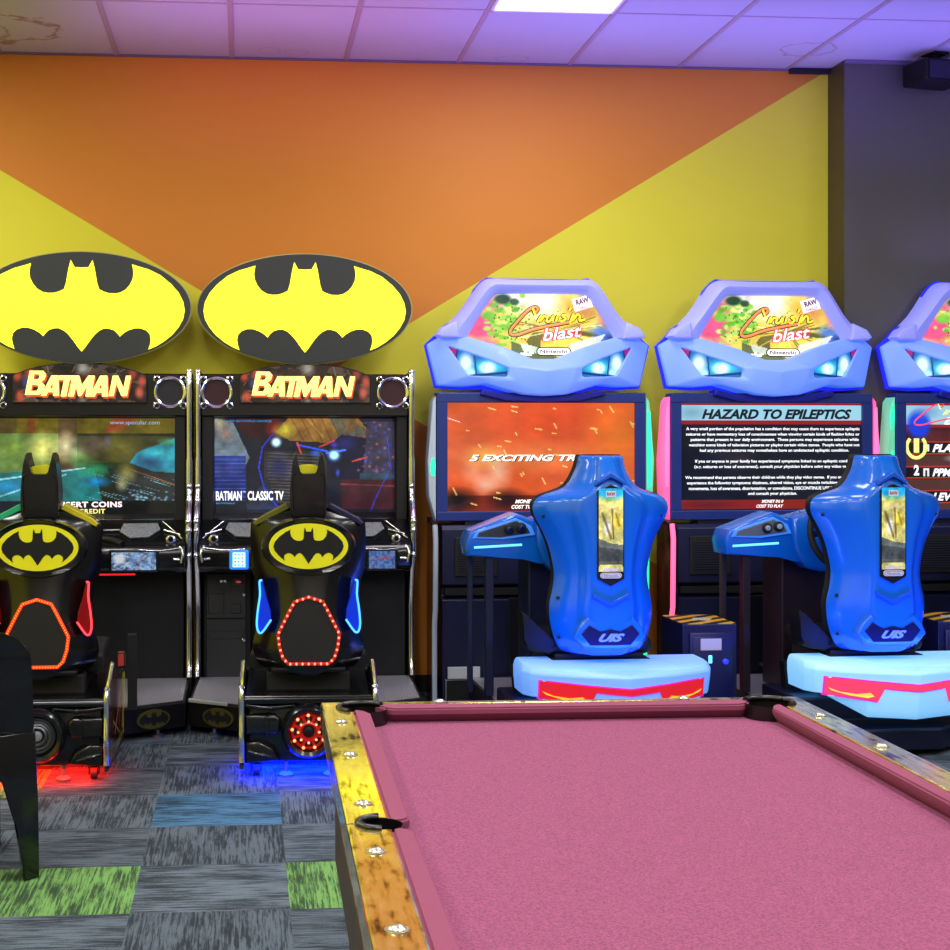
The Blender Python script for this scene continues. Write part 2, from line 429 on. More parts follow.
def ceiling():
    xs = [GX + GP * k for k in range(-6, 10)]; xs = [XL] + [x for x in xs if XL < x < XR] + [XR]
    ys = [WY] + [y for y in CROSS if y > YB] + [YB]
    holes = {(round(GX + GP * i, 3), round(CROSS[j], 3)) for i, j in cells}
    V, F = [], []
    for xa, xb in zip(xs, xs[1:]):
        for ya, yb in zip(ys, ys[1:]):
            if (round(xa, 3), round(ya, 3)) in holes: continue
            n = len(V); V += [(xa, yb, CZ), (xb, yb, CZ), (xb, ya, CZ), (xa, ya, CZ)]; F.append((n, n + 1, n + 2, n + 3))
    flatmesh('ceiling', V, F, ceiling_mat())
    g = B()
    for x in xs[1:-1]: g.box(x - .013, x + .013, YB, WY, CZ - .006, CZ + .004, .002, seg=1)
    for y in ys[1:-1]: g.box(XL, XR, y - .007, y + .007, CZ - .004, CZ + .003, .002, seg=1)
    o = g.done('trim_1', mat('ceiling_grid', (170, 150, 158), .5)); o['kind'] = 'structure'
    g = B().box(XL, COLX, WY - .02, WY, CZ - .010, CZ - .001); g.box(COLX, XR, CFY - .02, CFY, CZ - .02, CZ - .001)
    o = g.done('trim_2', mat('wall_angle_trim', (120, 104, 130), .5)); o['kind'] = 'structure'
    g = B().box(2.97, COLX - .005, WY - .05, WY - .02, CZ - .03, CZ - .004)
    o = g.done('trim_3', mat('dark_gap', (30, 24, 34), .8)); o['kind'] = 'structure'
ceiling()
PANEL = mat('light_diffuser', (255, 255, 255), .6, emit=(255, 250, 252), es=2.2)
FRAME = mat('white_metal_frame', (235, 235, 240), .4)
for n, (i, j) in enumerate(cells):
    x0, y1 = GX + GP * i, CROSS[j]; cx, cy = x0 + GP / 2, y1 - .6
    lab = 'white rectangular ceiling light panel above the arcade row' if n == 0 else ('white ceiling light panel over the left corner of the room' if n == 1 else 'white ceiling light panel over the room behind the pool table')
    t = empty('ceiling_light', (cx, cy, CZ), 0, lab, 'ceiling light', 'light panels in the suspended ceiling')
    f = B()
    for (a, b2, c, d) in ((-.295, .295, .575, .59), (-.295, .295, -.59, -.575), (-.295, -.28, -.59, .59), (.28, .295, -.59, .59)): f.box(a, b2, c, d, -.012, .03, .002, seg=1)
    f.done('frame', FRAME, t)
    B().box(-.28, .28, -.575, .575, .0, .02).done('diffuser', PANEL, t)
    if n > 0 or True:
        ld = bpy.data.lights.new('panel_light', 'AREA'); ld.shape = 'RECTANGLE'; ld.size = .55; ld.size_y = 1.1; ld.energy = KEY if n != 0 else KEY * .8; ld.color = (1.0, .97, .95)
        lo = bpy.data.objects.new('panel_light', ld); COL.objects.link(lo); lo.parent = t; lo.location = (0, 0, -.02)
# ------------------------------------------------------------------ speaker under the ceiling by the column
sp = empty('ceiling_speaker', (3.62, 7.36, CZ), .2, 'small dark loudspeaker hanging under the ceiling beside the slate column', 'speaker')
B().box(-.13, .13, -.10, .10, -.17, -.05, .012).done('housing', SATIN, sp)
B().box(-.02, .02, -.02, .02, -.05, 0, .002).box(-.05, .05, -.05, .05, -.012, 0, .002).done('bracket', MATTE, sp)
B().box(-.11, .11, -.106, -.099, -.155, -.065, .003).done('grille', mat('speaker_cloth', (34, 30, 52), .8, bump=.5, bscale=500), sp)
# ================================================================== BAT-EMBLEM MOTOR RACING MACHINES
def glow(name, c, s, base=None): return mat(name, base or c, .4, emit=c, es=s)
SIGNY = glow('lit_yellow_acrylic', (255, 248, 40), 1.05)
SB = 7.43 / 1450.0; SR = 5.83 / 1450.0
def c2(px, py): return ((px - 305) * SB, CH + (PY - py) * SB)              # cabinet face, px measured on the right-hand machine
def s2(px, py): return ((px - 308.7) * SR, CH + (PY - py) * SR)            # seat unit
def batpic(scale, ox, oz, half):
    return [(ox + x * scale, oz - y * scale) for x, y in half]
BAT_SIGN = [(0, 158), (27, 158), (42, 128), (50, 160), (60, 218), (67, 243), (85, 252), (105, 257), (130, 259), (150, 255), (172, 242), (188, 222), (198, 200), (201, 180), (198, 160), (194, 143),
            (215, 150), (260, 163), (305, 185), (345, 218), (375, 252), (393, 288), (399, 322), (393, 355), (375, 388), (350, 418), (318, 444), (285, 464), (257, 476),
            (264, 455), (268, 435), (264, 415), (250, 400), (228, 392), (205, 392), (180, 400), (162, 412), (147, 426), (138, 412), (125, 400), (105, 394), (88, 393), (68, 402), (50, 418), (32, 442), (14, 468), (0, 485)]
BAT_SEAT = [(0, 424), (20, 424), (25, 405), (33, 392), (38, 420), (40, 470), (48, 490), (70, 497), (95, 496), (120, 486), (142, 462), (150, 430), (146, 408),
            (190, 428), (240, 465), (275, 505), (286, 540), (275, 575), (240, 615), (192, 655), (200, 632), (198, 612), (180, 596), (160, 592), (138, 600), (118, 618), (112, 628), (100, 606), (80, 594), (65, 594), (45, 612), (22, 645), (0, 678)]
def oval_badge(name, parent, cx, cz, y, a, b, rim, ymat, bmat, d=.012):
    """yellow oval plate with a flat black bat, drawn from BAT_SEAT proportions"""
    g = B().prism(ellipse(cx, cz, a, b, 56), y, y + d, .002)
    k = a / 322.0; kz = b / 180.0
    pts = mirror([(x * k, -(yy - 540) * kz) for x, yy in BAT_SEAT])
    g.prism([(cx + p[0], cz + p[1]) for p in pts], y - .0022, y, mi=1)
    o = g.done(name, [ymat, bmat], parent)
    return o
GLY = {'B': [[(0, 0), (.3, 0), (.3, 1), (0, 1)], [(.28, 1), (.75, 1), (.96, .86), (.93, .64), (.72, .52), (.28, .52), (.28, .64), (.58, .66), (.62, .76), (.56, .85), (.28, .86)],
             [(.28, .56), (.76, .55), (1, .40), (1, .15), (.8, 0), (.28, 0), (.28, .16), (.62, .17), (.68, .28), (.62, .40), (.28, .42)]],
       'A': [[(0, 0), (.30, 0), (.62, 1), (.36, 1)], [(.68, 0), (1, 0), (.74, 1), (.40, 1)], [(.2, .18), (.8, .18), (.76, .38), (.26, .38)]],
       'T': [[(0, 1), (1, 1), (1, .78), (0, .78)], [(.34, .8), (.68, .8), (.68, 0), (.34, 0)]],
       'M': [[(0, 0), (.25, 0), (.27, 1), (.02, 1)], [(.04, 1), (.30, 1), (.56, .42), (.50, .02), (.44, .02)], [(.96, 1), (.70, 1), (.44, .42), (.50, .02), (.56, .02)], [(.75, 0), (1, 0), (.98, 1), (.73, 1)]],
       'N': [[(0, 0), (.28, 0), (.28, 1), (0, 1)], [(.72, 0), (1, 0), (1, 1), (.72, 1)], [(0, 1), (.3, 1), (1, 0), (.7, 0)]]}
def block_letters(par, m, y, dx, dz):
    """heavy slanted capitals of the marquee"""
    for ch, x0, x1, a, b_ in (('B', -.258, -.170, 396, 372.5), ('A', -.182, -.092, 397, 377), ('T', -.112, -.030, 397.5, 377), ('M', -.048, .066, 397.5, 377), ('A', .056, .150, 397.5, 377), ('N', .152, .243, 397, 377)):
        z0, z1 = c2(0, a)[1], c2(0, b_)[1]; g = B()
        for k, pg in enumerate(GLY[ch]):
            g.prism([(x0 + dx + (x1 - x0) * u + .20 * (z1 - z0) * (v - .5), z0 + dz + (z1 - z0) * v) for u, v in pg], y - .0002 * k, y + .0004)
        g.done('lettering', m, par)
def bat_machine(ox, rot, P):
    L_ = P['led']; t = empty('arcade_machine', (ox, 7.4, 0), rot, P['label'], 'arcade machine', 'bat-emblem driving machines by the orange and yellow wall')
    HW = .541
    # ---------- cabinet body
    prof = [(.30, 0), (.30, 1.69), (.02, 1.69), (-.02, 1.66), (-.02, 1.50), (.19, 1.46), (.19, .98), (-.02, .95), (-.02, .90), (.02, .86), (.06, .70), (.04, .2), (.04, 0)]
    B().side(prof, -HW + .03, HW - .03).done('cabinet_body', SATIN, t)
    sp = [(.30, 0), (.30, 1.70), (-.03, 1.70), (-.05, 1.62), (-.03, 1.30), (-.05, 1.08), (-.13, .99), (-.16, .93), (-.15, .80), (-.08, .66), (-.03, .50), (-.04, .25), (-.08, .16), (-.08, .06), (.0, 0)]
    for s in (-1, 1):
        x0, x1 = (s * HW - .012, s * HW + .012)
        o = B().side(sp, x0, x1, .003, seg=1).done('side_panel', MATTE, t)
        # chrome edge moulding, wavy, follows the front of the side panel
        pr = [(-.035, 1.705), (-.055, 1.62), (-.035, 1.30), (-.055, 1.08), (-.135, .99), (-.165, .93), (-.155, .80), (-.085, .66), (-.035, .50), (-.045, .25), (-.085, .16)]
        pts = cat([(s * HW, a, b) for a, b in pr], 5)
        m = B().tube(pts, .0145, 10)
        m.tube([(s * HW, -.045, 1.26), (s * HW, -.046, 1.10)], .0172, 10)
        m.tube([(s * HW, -.155, .86), (s * HW, -.15, .79)], .0172, 10)
        for z, yy in ((1.70, -.04), (1.12, -.05), (1.05, -.07), (.95, -.17), (.905, -.175), (.78, -.16)): m.ball((s * HW, yy, z), .0175, n=10)
        m.done('chrome_moulding', CHROME, t, 'a')
    # ---------- header with marquee and two speakers
    B().box(-HW + .015, HW - .015, -.035, .10, 1.475, 1.69, .006).done('header', BLACK, t)
    half = [(0, c2(0, 365)[1]), (.10, c2(0, 365.4)[1]), (.19, c2(0, 367.5)[1]), (.26, c2(0, 371)[1]), (.325, c2(0, 376)[1]), (.332, c2(0, 378)[1]), (.332, c2(0, 404)[1]), (0, c2(0, 404)[1])]
    out = mirror(half)
    mq = B().prism(out, -.062, -.03, .003).done('marquee', MATTE, t)
    p = Paint(190, 60, (44, 30, 26)); p.noise(.9, 9, 4).noise(0, 7, 5, .12, (104, 84, 70), .8)
    for k in range(26):
        a, b2 = rng.random(), rng.random(); p.line((a, b2), (a + rng.normal() * .05, b2 + rng.normal() * .2), .015, (190, 180, 170), .5)
    for (a, b2, c) in ((.03, .3, (226, 80, 50)), (.05, .85, (236, 90, 60)), (.10, .5, (70, 80, 150)), (.95, .75, (240, 110, 84)), (.97, .45, (228, 90, 70)), (.9, .25, (190, 70, 60)), (.12, .2, (220, 70, 50))):
        p.blob(a, b2, .045, .22, c, .9, .7)
    p.blob(.52, .1, .07, .35, (210, 215, 205), .7, .8).blob(.52, .95, .05, .15, (220, 220, 210), .6)
    p.blob(.5, .55, .42, .4, (70, 30, 20), .7, .5)
    zt, zb = half[0][1] - .004, half[-1][1] + .006
    p.mesh('marquee_art', -.327, .327, zb, zt, -.0635, picmat('lit_print', .8), mq, inside=[(x * .985, (z - 1.6) * .965 + 1.6) for x, z in out])
    OR = glow('lit_orange_letter', (196, 72, 24), .7); YL = glow('lit_pale_yellow_letter', (252, 244, 128), 1.0)
    for m_, dy, dx, dz in ((OR, -.0655, .006, -.010), (OR, -.066, .003, -.005), (YL, -.069, 0, 0)):
        block_letters(mq, m_, dy, dx, dz)
    for s in (-1, 1):
        cx, cz = s * .446, c2(0, 393)[1]
        g = B().lathe([(.080, -.036), (.080, -.052), (.074, -.056), (.066, -.050), (.064, -.040)], (cx, 0, cz), 'y', 36, close=False)
        for a in (45, 135, 225, 315):
            ex, ez = cx + .094 * math.cos(math.radians(a)), cz + .094 * math.sin(math.radians(a))
            g.lathe([(.018, -.036), (.018, -.046), (.012, -.050), (.009, -.046)], (ex, 0, ez), 'y', 14, close=False)
        ob = g.done('speaker', CHROME, t, 'a')
        B().lathe([(.066, -.036), (.066, -.040), (.03, -.043), (.002, -.044)], (cx, 0, cz), 'y', 30).done('speaker_grille', mat('speaker_mesh_maroon', P['spk'], .75, bump=.8, bscale=420) if P['spk'] != (40, 40, 44) else mat('speaker_mesh_grey', (40, 40, 44), .75, bump=.8, bscale=420), ob)
    # ---------- screen
    fr = B()
    x0, z1 = c2(213.5, 416); x1, z0 = c2(396, 519); x0, x1 = -.468, .468
    fr.box(-HW + .02, HW - .02, -.02, .19, z1, 1.478, .003).box(-HW + .02, HW - .02, -.02, .19, .945, z0 - .012, .003)
    fr.box(-HW + .02, x0, -.02, .19, z0 - .012, z1, .003).box(x1, HW - .02, -.02, .19, z0 - .012, z1, .003)
    sc = fr.done('screen', MATTE, t)
    P['paint'](x0, x1, z0, z1, sc)
    for c_ in sc.children: c_.location = (0, .165, -.022 * CH); c_.scale = (1.022, 1, 1.022)
    # ---------- control console
    dash = [(.03, .958), (-.02, .953), (-.165, .848), (-.205, .83), (-.215, .80), (-.215, .725), (-.18, .70), (.05, .70)]
    ds = B().side(dash, -HW + .016, HW - .016, .008).done('console', BLACK, t, 'a')
    for s in (-1, 1):
        hexa = [(s * a_, b_) for a_, b_ in ((.215, .930), (.385, .932), (.40, .903), (.345, .868), (.255, .864), (.20, .895))]
        ys = lambda z: -.02 - (.953 - z) * 1.38
        g = B(); n_ = 6; g.add([(x, ys(z) - .014, z + .008) for x, z in hexa] + [(x, ys(z) + .02, z - .01) for x, z in hexa], [tuple(range(6)), tuple(range(11, 5, -1))] + [(i, i + 6, (i + 1) % 6 + 6, (i + 1) % 6) for i in range(6)])
        g.bevel([f for f in g.b.faces if len(f.verts) == 6][:1], .005); g.done('speaker_pod', GREYP, ds)
        for pts_, r_ in ((cat([(s * .41, -.05, .945), (s * .47, -.11, .90), (s * .51, -.16, .865)], 4), .005), (cat([(s * .42, -.10, .905), (s * .50, -.14, .885)], 3), .006), ([(s * .12, -.10, .905), (s * .20, -.10, .907)], .007),
                         (cat([(s * .30, -.222, .818), (s * .40, -.222, .812), (s * .50, -.222, .825)], 3), .0035), ([(s * .47, -.222, .77), (s * .50, -.222, .768)], .006), (cat([(s * .50, -.20, .83), (s * .515, -.22, .80), (s * .508, -.222, .75)], 4), .006)):
            B().tube(pts_, r_).done('chrome_trim', CHROME, ds, 'a')
        B().lathe([(.024, -.165), (.024, -.178), (.017, -.182), (.012, -.176)], (s * .455, 0, .862), 'y', 16, close=False).done('chrome_ring', CHROME, ds, 'a')
    # right hand instruction panel, left hand keypad
    fx0, fx1, fz0, fz1 = .315, .445, .718, .805
    if P['wide']: fx0, fx1 = .17, .385
    g = B().box(fx0 - .014, fx1 + .014, -.226, -.19, fz0 - .012, fz1 + .012, .006); ins = g.done('instruction_panel', BLACK, ds)
    p = Paint(60, 26, (96, 132, 176)); p.noise(.8, 8, 5).noise(0, 12, 8, .1, (190, 205, 225), .8)
    if P['wide']: p.blob(.18, .35, .16, .4, (230, 232, 236), .9, .5).blob(.6, .5, .3, .4, (110, 90, 140), .3)
    else: p.mix(np.ones(p.U.shape) * .45, (30, 60, 150)).line((.3, .5), (.8, .35), .06, (200, 60, 80), .8)
    p.mesh('instruction_print', fx0, fx1, fz0, fz1, -.2275, picmat('backlit_print', .8), ins)
    if not P['wide'] or True:
        kx0, kx1, kz0, kz1 = -.375, -.28, .715, .812
        kp = B().box(kx0, kx1, -.225, -.19, kz0, kz1, .01).done('keypad', glow('blue_lit_acrylic', (36, 120, 250), 1.0), ds)
        g = B(); g.box(kx0 + .016, kx1 - .016, -.2275, -.224, kz0 + .012, kz1 - .012, .003)
        for i in range(3):
            for j in range(4): g.box(kx0 + .024 + i * .017, kx0 + .036 + i * .017, -.231, -.227, kz0 + .017 + j * .0175, kz0 + .029 + j * .0175, .002, mi=1, seg=1)
        g.done('keys', [glow('pale_lit_key', (190, 225, 250), 1.0), glow('blue_lit_key', (90, 150, 220), .8)], kp)
    # ---------- lower front: coin door on the left, kick panel on the right
    zt, zb = .74, .19
    cd = B().box(-.515, -.275, -.012, .05, .12, .69, .004).done('coin_door', SATIN, t)
    g = B()
    g.box(-.50, -.30, -.020, -.01, .45, .675, .003, seg=1).box(-.50, -.30, -.020, -.01, .15, .445, .003, seg=1)
    g.box(-.375, -.325, -.028, -.018, .61, .66, .003, seg=1).box(-.375, -.325, -.028, -.018, .475, .525, .003, seg=1)
    g.box(-.49, -.41, -.024, -.018, .475, .575, .003, seg=1).box(-.49, -.31, -.024, -.018, .345, .385, .003, seg=1)
    g.done('door_leaf', mat('black_powder_coat', (30, 31, 35), .45, bump=.3, bscale=500), cd)
    for (x, z) in ((-.31, .57), (-.31, .34), (-.425, .64), (-.405, .64)): B().lathe([(.010, -.02), (.010, -.03), (.006, -.034), (.002, -.034)], (x, 0, z), 'y', 12).done('lock', CHROME, cd, 'a')
    B().box(-.35, -.325, -.0295, -.027, .63, .64).done('coin_slot', glow('red_slot_light', (200, 60, 60), .6), cd)
    B().box(-.26, .515, -.006, .05, .12, .695, .006).done('kick_panel', mat('dark_grey_panel', (15, 16, 20), .5, spec=.3), t)
    if P['wide']: B().box(-.20, .27, -.012, .0, .672, .681, .002, seg=1).done('light_bar', glow('red_neon', (226, 30, 40), 1.2), t)
    # ---------- platform with tread plate and dark bat ovals
    pl = B()
    pl.slab([(-.545, .04), (.545, .04), (.545, -.66), (.25, -.84), (-.25, -.84), (-.545, -.66)], .035, .150, .008)
    pf = pl.done('platform', SATIN, t)
    B().slab([(-.53, -.02), (.53, -.02), (.53, -.635), (.24, -.81), (-.24, -.81), (-.53, -.635)], .150, .1525).done('tread_plate', TREAD, pf)
    B().slab([(-.545, -.672), (-.36, -.785), (-.36, -.76), (-.545, -.647)], .146, .160, .003).done('metal_strip', mat('pale_metal_strip', (205, 215, 222), .3, metal=.6), pf)
    for s in (-1, 1):
        ob = oval_badge('oval_badge', pf, 0, .088, -.010, .084, .043, 0, mat('dark_yellow_print', (70, 68, 18), .5), mat('near_black_print', (12, 13, 14), .5), d=.012)  # ovals printed in a much darker yellow than the seat badge
        ob.data.transform(Matrix.Translation((s * .40, -.7486, 0)) @ Matrix.Rotation(s * math.atan(.18 / .295), 4, 'Z'))
    g = B()
    for x in (-.42, .42, -.2, .2):
        g.lathe([(.028, 0), (.028, .012), (.010, .02), (.010, .04)], (x, -.72, 0), 'z', 14)
    g.done('foot', STEEL, pf, 'a')
    # ---------- seat base (rear frame with wheel)
    ST = P['seat']
    bz0, bz1 = .05, .355
    pts = [(-1.60, .345), (-1.585, .365), (-1.36, .43), (-1.0, .335), (-.80, .33), (-.74, .30), (-.74, .06), (-.80, .02), (-1.50, .045), (-1.615, .05), (-1.60, .10), (-1.625, .16), (-1.60, .25)]
    base = B().box(-.258, .258, -1.54, -.75, .06, .305, .01).box(-.258, .258, -1.60, -1.0, .305, .338, .005).done('seat_base', BLACK, t)
    for s in (-1, 1):
        x = s * .267
        sd = B().side(pts, x - .007, x + .007, .002, seg=1).done('side_plate', MATTE, base)
        if ST == 'red':
            # printed side art, outer face
            p = Paint(110, 60, (64, 22, 18)); p.noise(1.2, 8, 8).blob(.35, .6, .25, .45, (20, 10, 12), .8, .6).blob(.62, .55, .07, .3, (206, 50, 30), .9, .4)
            p.line((.35, .75), (.75, .3), .03, (226, 170, 120)).line((.25, .55), (.6, .85), .02, (200, 150, 110)).noise(0, 14, 14, .35, (190, 130, 80), .6)
            p.rect(.78, 0, 1, 1, (240, 226, 50)).rect(.66, 0, .78, .22, (210, 180, 30)).rect(.45, .9, .86, 1, (150, 130, 20))
        else:
            p = Paint(110, 60, (30, 34, 60)); p.noise(1.0, 8, 8).rect(.86, 0, 1, 1, (214, 200, 28))
        me_o = p.mesh('side_art', -1.60, -.745, .05, .40, 0, picmat('printed_vinyl', 0), sd, inside=[(a, b) for a, b in [(-1.585, .34), (-1.36, .415), (-1.0, .325), (-.80, .32), (-.75, .295), (-.75, .065), (-.80, .03), (-1.50, .055), (-1.60, .06)]])
        co = np.empty(len(me_o.data.vertices) * 3); me_o.data.vertices.foreach_get('co', co); co = co.reshape(-1, 3)
        me_o.data.vertices.foreach_set('co', np.stack([np.full(len(co), x + s * .0085), co[:, 0], co[:, 2]], 1).ravel())
        g = B().tube(cat([(x, a, b) for a, b in ((-1.615, .075), (-1.612, .12), (-1.625, .17), (-1.607, .26), (-1.61, .335), (-1.585, .368), (-1.47, .402), (-1.36, .434))], 4), .0125, 10)
        g.done('chrome_moulding', CHROME, base, 'a')
    B().box(-.258, .258, -1.612, -1.595, .318, .330, .003).done('edge_strip', STEEL if ST == 'red' else BLACK, base)
    # moulded rear body: exhaust pods either side of the wheel
    g = B()
    for s in (-1, 1):
        q = [(s * .255, .262), (s * .135, .262), (s * .112, .245), (s * .112, .198), (s * .135, .182), (s * .255, .182)]
        g.prism(q if s > 0 else q[::-1], -1.60, -1.54, .014, seg=4)
        g.side([(-1.57, .17), (-1.61, .175), (-1.615, .255), (-1.58, .27)], s * .16, s * .172, .003)
        q = [(s * .255, .15), (s * .20, .155), (s * .14, .125), (s * .115, .075), (s * .255, .065)]
        g.prism(q if s > 0 else q[::-1], -1.59, -1.54, .012, seg=3)
        g.tube(cat([(s * .25, -1.585, .298), (s * .16, -1.592, .288), (s * .06, -1.585, .296)], 4), .010, 10)
        g.tube(cat([(s * .24, -1.592, .115), (s * .20, -1.60, .105), (s * .15, -1.59, .09)], 4), .007, 8)
        g.ball((s * .15, -1.592, .287), (.013, .013, .013))
    g.box(-.255, .255, -1.56, -1.50, .062, .30, .02)
    g.done('rear_moulding', BLACK, base, 'a')
    wz = CH + (PY - 729) * SR
    w = B().lathe([(.03, -1.54), (.085, -1.56), (.106, -1.575), (.112, -1.60), (.106, -1.63), (.094, -1.645), (.080, -1.64), (.072, -1.615)], (0, 0, wz), 'y', 44).done('wheel', BLACK, base, 'a')
    g = B().lathe([(.071, -1.612), (.071, -1.624), (.066, -1.628), (.060, -1.616)], (0, 0, wz), 'y', 36, close=False)
    g.lathe([(.040, -1.612), (.040, -1.632), (.034, -1.636), (.028, -1.628), (.024, -1.618)], (0, 0, wz), 'y', 30, close=False)
    if ST == 'red': g.lathe([(.060, -1.616), (.054, -1.620), (.048, -1.618), (.042, -1.622)], (0, 0, wz), 'y', 36, close=False)
    for k in range(8 if ST != 'red' else 0):
        a = k * PI / 4 + .39; g.tube([(.036 * math.cos(a), -1.622, wz + .036 * math.sin(a)), (.067 * math.cos(a), -1.620, wz + .067 * math.sin(a))], .006, 6)
    if ST == 'red':
        g.done('hub', mat('dull_grey_metal', (96, 98, 104), .4, metal=.8), w, 'a')
    else:
        g.done('hub', mat('red_lit_hub', (120, 18, 14), .3, emit=(190, 20, 14), es=.42), w, 'a', label='hub glowing red')
        g = B()
        for k in range(9):
            a = k * 2 * PI / 9 + .2; g.ball((.066 * math.cos(a), -1.630, wz + .066 * math.sin(a)), .0062, n=8)
        for k in range(8):
            a = k * PI / 4; g.ball((.042 * math.cos(a), -1.638, wz + .042 * math.sin(a)), .0048, n=8)
        g.done('hub_light', glow('red_led', (255, 110, 70), 5.0), w)
    B().lathe([(.071, -1.600), (.071, -1.612), (.02, -1.612), (.001, -1.612)], (0, 0, wz), 'y', 30).lathe([(.020, -1.612), (.020, -1.628), (.012, -1.632), (.001, -1.632)], (0, 0, wz), 'y', 20).done('hub_cap', GREYP if ST == 'red' else SATIN, w, 'a')
    # casters and levelling feet
    for x, kind in ((-.21, 'c'), (-.09, 'f'), (.09, 'f'), (.21, 'c')):
        if kind == 'c':
            B().lathe([(.012, -.014), (.024, -.014), (.026, 0), (.024, .014), (.012, .014)], (x, -1.50, .026), 'x', 18).done('caster', mat('dark_rubber', (26, 26, 28), .6), base, 'a') if False else None
            g = B(); g.lathe([(.010, -.013), (.025, -.013), (.027, 0), (.025, .013), (.010, .013)], (x, -1.51, .027), 'x', 18)
            g.box(x - .022, x - .016, -1.53, -1.48, .02, .065, .003, mi=1).box(x + .016, x + .022, -1.53, -1.48, .02, .065, .003, mi=1).box(x - .026, x + .026, -1.54, -1.46, .058, .066, .002, mi=1)
            g.done('caster', [mat('dark_rubber', (40, 40, 44), .5), STEEL], base, 'a')
        else:
            B().lathe([(.030, 0), (.030, .010), (.020, .018), (.009, .022), (.009, .066)], (x, -1.53, 0), 'z', 18).done('levelling_foot', STEEL, base, 'a')
    # under-base light strip
    B().box(-.20, .20, -1.40, -1.37, .050, .058, .002).done('underglow_strip', glow('under_%s' % ST, P['glow'], 2.5), base)
    for yy in (-1.50,):
        ld = bpy.data.lights.new('underglow', 'AREA'); ld.shape = 'RECTANGLE'; ld.size = .46; ld.size_y = .30; ld.energy = P['gpow']; ld.color = rgb(P['glow'])[:3]
        lo = bpy.data.objects.new('underglow', ld); COL.objects.link(lo); lo.parent = base; lo.location = (0, -1.46, .048)
    # ---------- seat: moulded black shell, cowl shaped head rest
    y0 = -1.46
    def z_(py): return CH + (PY - py) * SR
    def bulge(u, tt):
        return .13 * (1 - abs(u) ** 2.6) * (math.sin(min(1, tt * 1.25 + .08) * PI / 2))
    rows = [(z_(506), .07, y0), (z_(510), .125, y0), (z_(515), .175, y0), (z_(521), .226, y0), (z_(532), .236, y0), (z_(550), .236, y0), (z_(572), .230, y0), (z_(590), .208, y0), (z_(612), .196, y0 - .01), (z_(632), .212, y0 - .02), (z_(648), .226, y0 - .02), (z_(660), .216, y0 - .02), (z_(670), .185, y0 - .01), (z_(675), .13, y0)]
    st = shell(rows, bulge, .16, 40, 'seat', mat('black_seat_plastic', (9, 10, 13), .24, coat=.2, bump=.05, bscale=90), t, 3)
    yf = y0 - .13
    # shoulder flashes
    for s, m_ in ((-1, P['sh'][0]), (1, P['sh'][1])):
        a = [(s * .075, z_(509)), (s * .090, z_(504)), (s * .205, z_(519)), (s * .225, z_(524)), (s * .215, z_(527))]
        B().prism(a if s > 0 else a[::-1], y0 - .035, y0 + .06, .004).done('shoulder_flash', m_, st)
    # cowl
    hd = [(0, z_(476)), (.028, z_(475)), (.038, z_(472)), (.042, z_(462)), (.050, z_(452.5)), (.058, z_(455)), (.064, z_(463)), (.070, z_(476)), (.0745, z_(490)), (.074, z_(505)), (.073, z_(514)), (.060, z_(519)), (0, z_(519))]
    cw = B().prism(mirror(hd), y0 - .095, y0 + .05, .020, seg=4, allb=True).done('headrest', mat('black_seat_plastic', (9, 10, 13), .24), st, 'a')
    B().slab([(-.050, y0 - .09), (.050, y0 - .09), (.050, y0 + .02), (-.050, y0 + .02)], z_(477), z_(473.5), .004).done('headrest_saddle', BLACK, cw, 'a')
    arc = [(-.050 + .1 * k / 12, z_(467.5) + .010 * math.sin(PI * k / 12)) for k in range(13)]
    B().prism(arc + [(x, z_(476)) for x, _ in arc[::-1]], y0 - .01, y0 + .055, .003).done('headrest_band', CYEL, cw, 'a')
    for s in (-1, 1): B().tube(cat([(s * .046, y0 - .097, z_(474)), (s * .066, y0 - .098, z_(478)), (s * .064, y0 - .10, z_(510))], 4), .004, 6).done('headrest_seam', SATIN, cw, 'a')
    # oval recess and badge
    g = B(); e0 = ellipse(0, z_(546), .192, .117, 64); e1 = ellipse(0, z_(546), .170, .100, 64)
    n = 64; vs = [(a, yf - .004 + .028 * (a / .192) ** 2, b) for a, b in e0] + [(a * .96, yf - .024 + .018 * (a / .19) ** 2, b * .96 + z_(546) * .04) for a, b in e0] + [(a, yf - .012, b) for a, b in e1]
    fs = [(i, (i + 1) % n, n + (i + 1) % n, n + i) for i in range(n)] + [(n + i, n + (i + 1) % n, 2 * n + (i + 1) % n, 2 * n + i) for i in range(n)] + [tuple(range(2 * n, 3 * n))]
    g.add(vs, fs)
    rim = g.done('badge_rim', mat('black_seat_plastic', (9, 10, 13), .24), st, 'a')
    bd = B().prism(ellipse(0, z_(545.5), .158, .091, 64), yf - .020, yf - .008, .002)
    k = .158 / 322.0; kz = .091 / 180.0
    bd.prism([(a, z_(545.5) + b) for a, b in mirror([(x * k, -(yy - 540) * kz) for x, yy in BAT_SEAT])], yf - .0215, yf - .0195, mi=1)
    bd.done('bat_badge', [CYEL, mat('black_badge_print', (16, 18, 20), .35)], rim)
    # side fins with lit edge
    for s in (-1, 1):
        fin = [(s * .164, z_(582)), (s * .197, z_(579.5)), (s * .190, z_(592)), (s * .196, z_(606)), (s * .203, z_(622)), (s * .193, z_(631)), (s * .170, z_(632)), (s * .147, z_(621)), (s * .149, z_(611)), (s * .163, z_(597))]
        fin = [(s * (.186), z_(580)), (s * .196, z_(581)), (s * .194, z_(594)), (s * .202, z_(608)), (s * .207, z_(623)), (s * .200, z_(631)), (s * .184, z_(631)), (s * .150, z_(619)), (s * .153, z_(610)), (s * .170, z_(597))]
        f = B().prism(fin if s > 0 else fin[::-1], y0 - .125, y0 - .05, .004).done('side_fin', P['fin'], st)
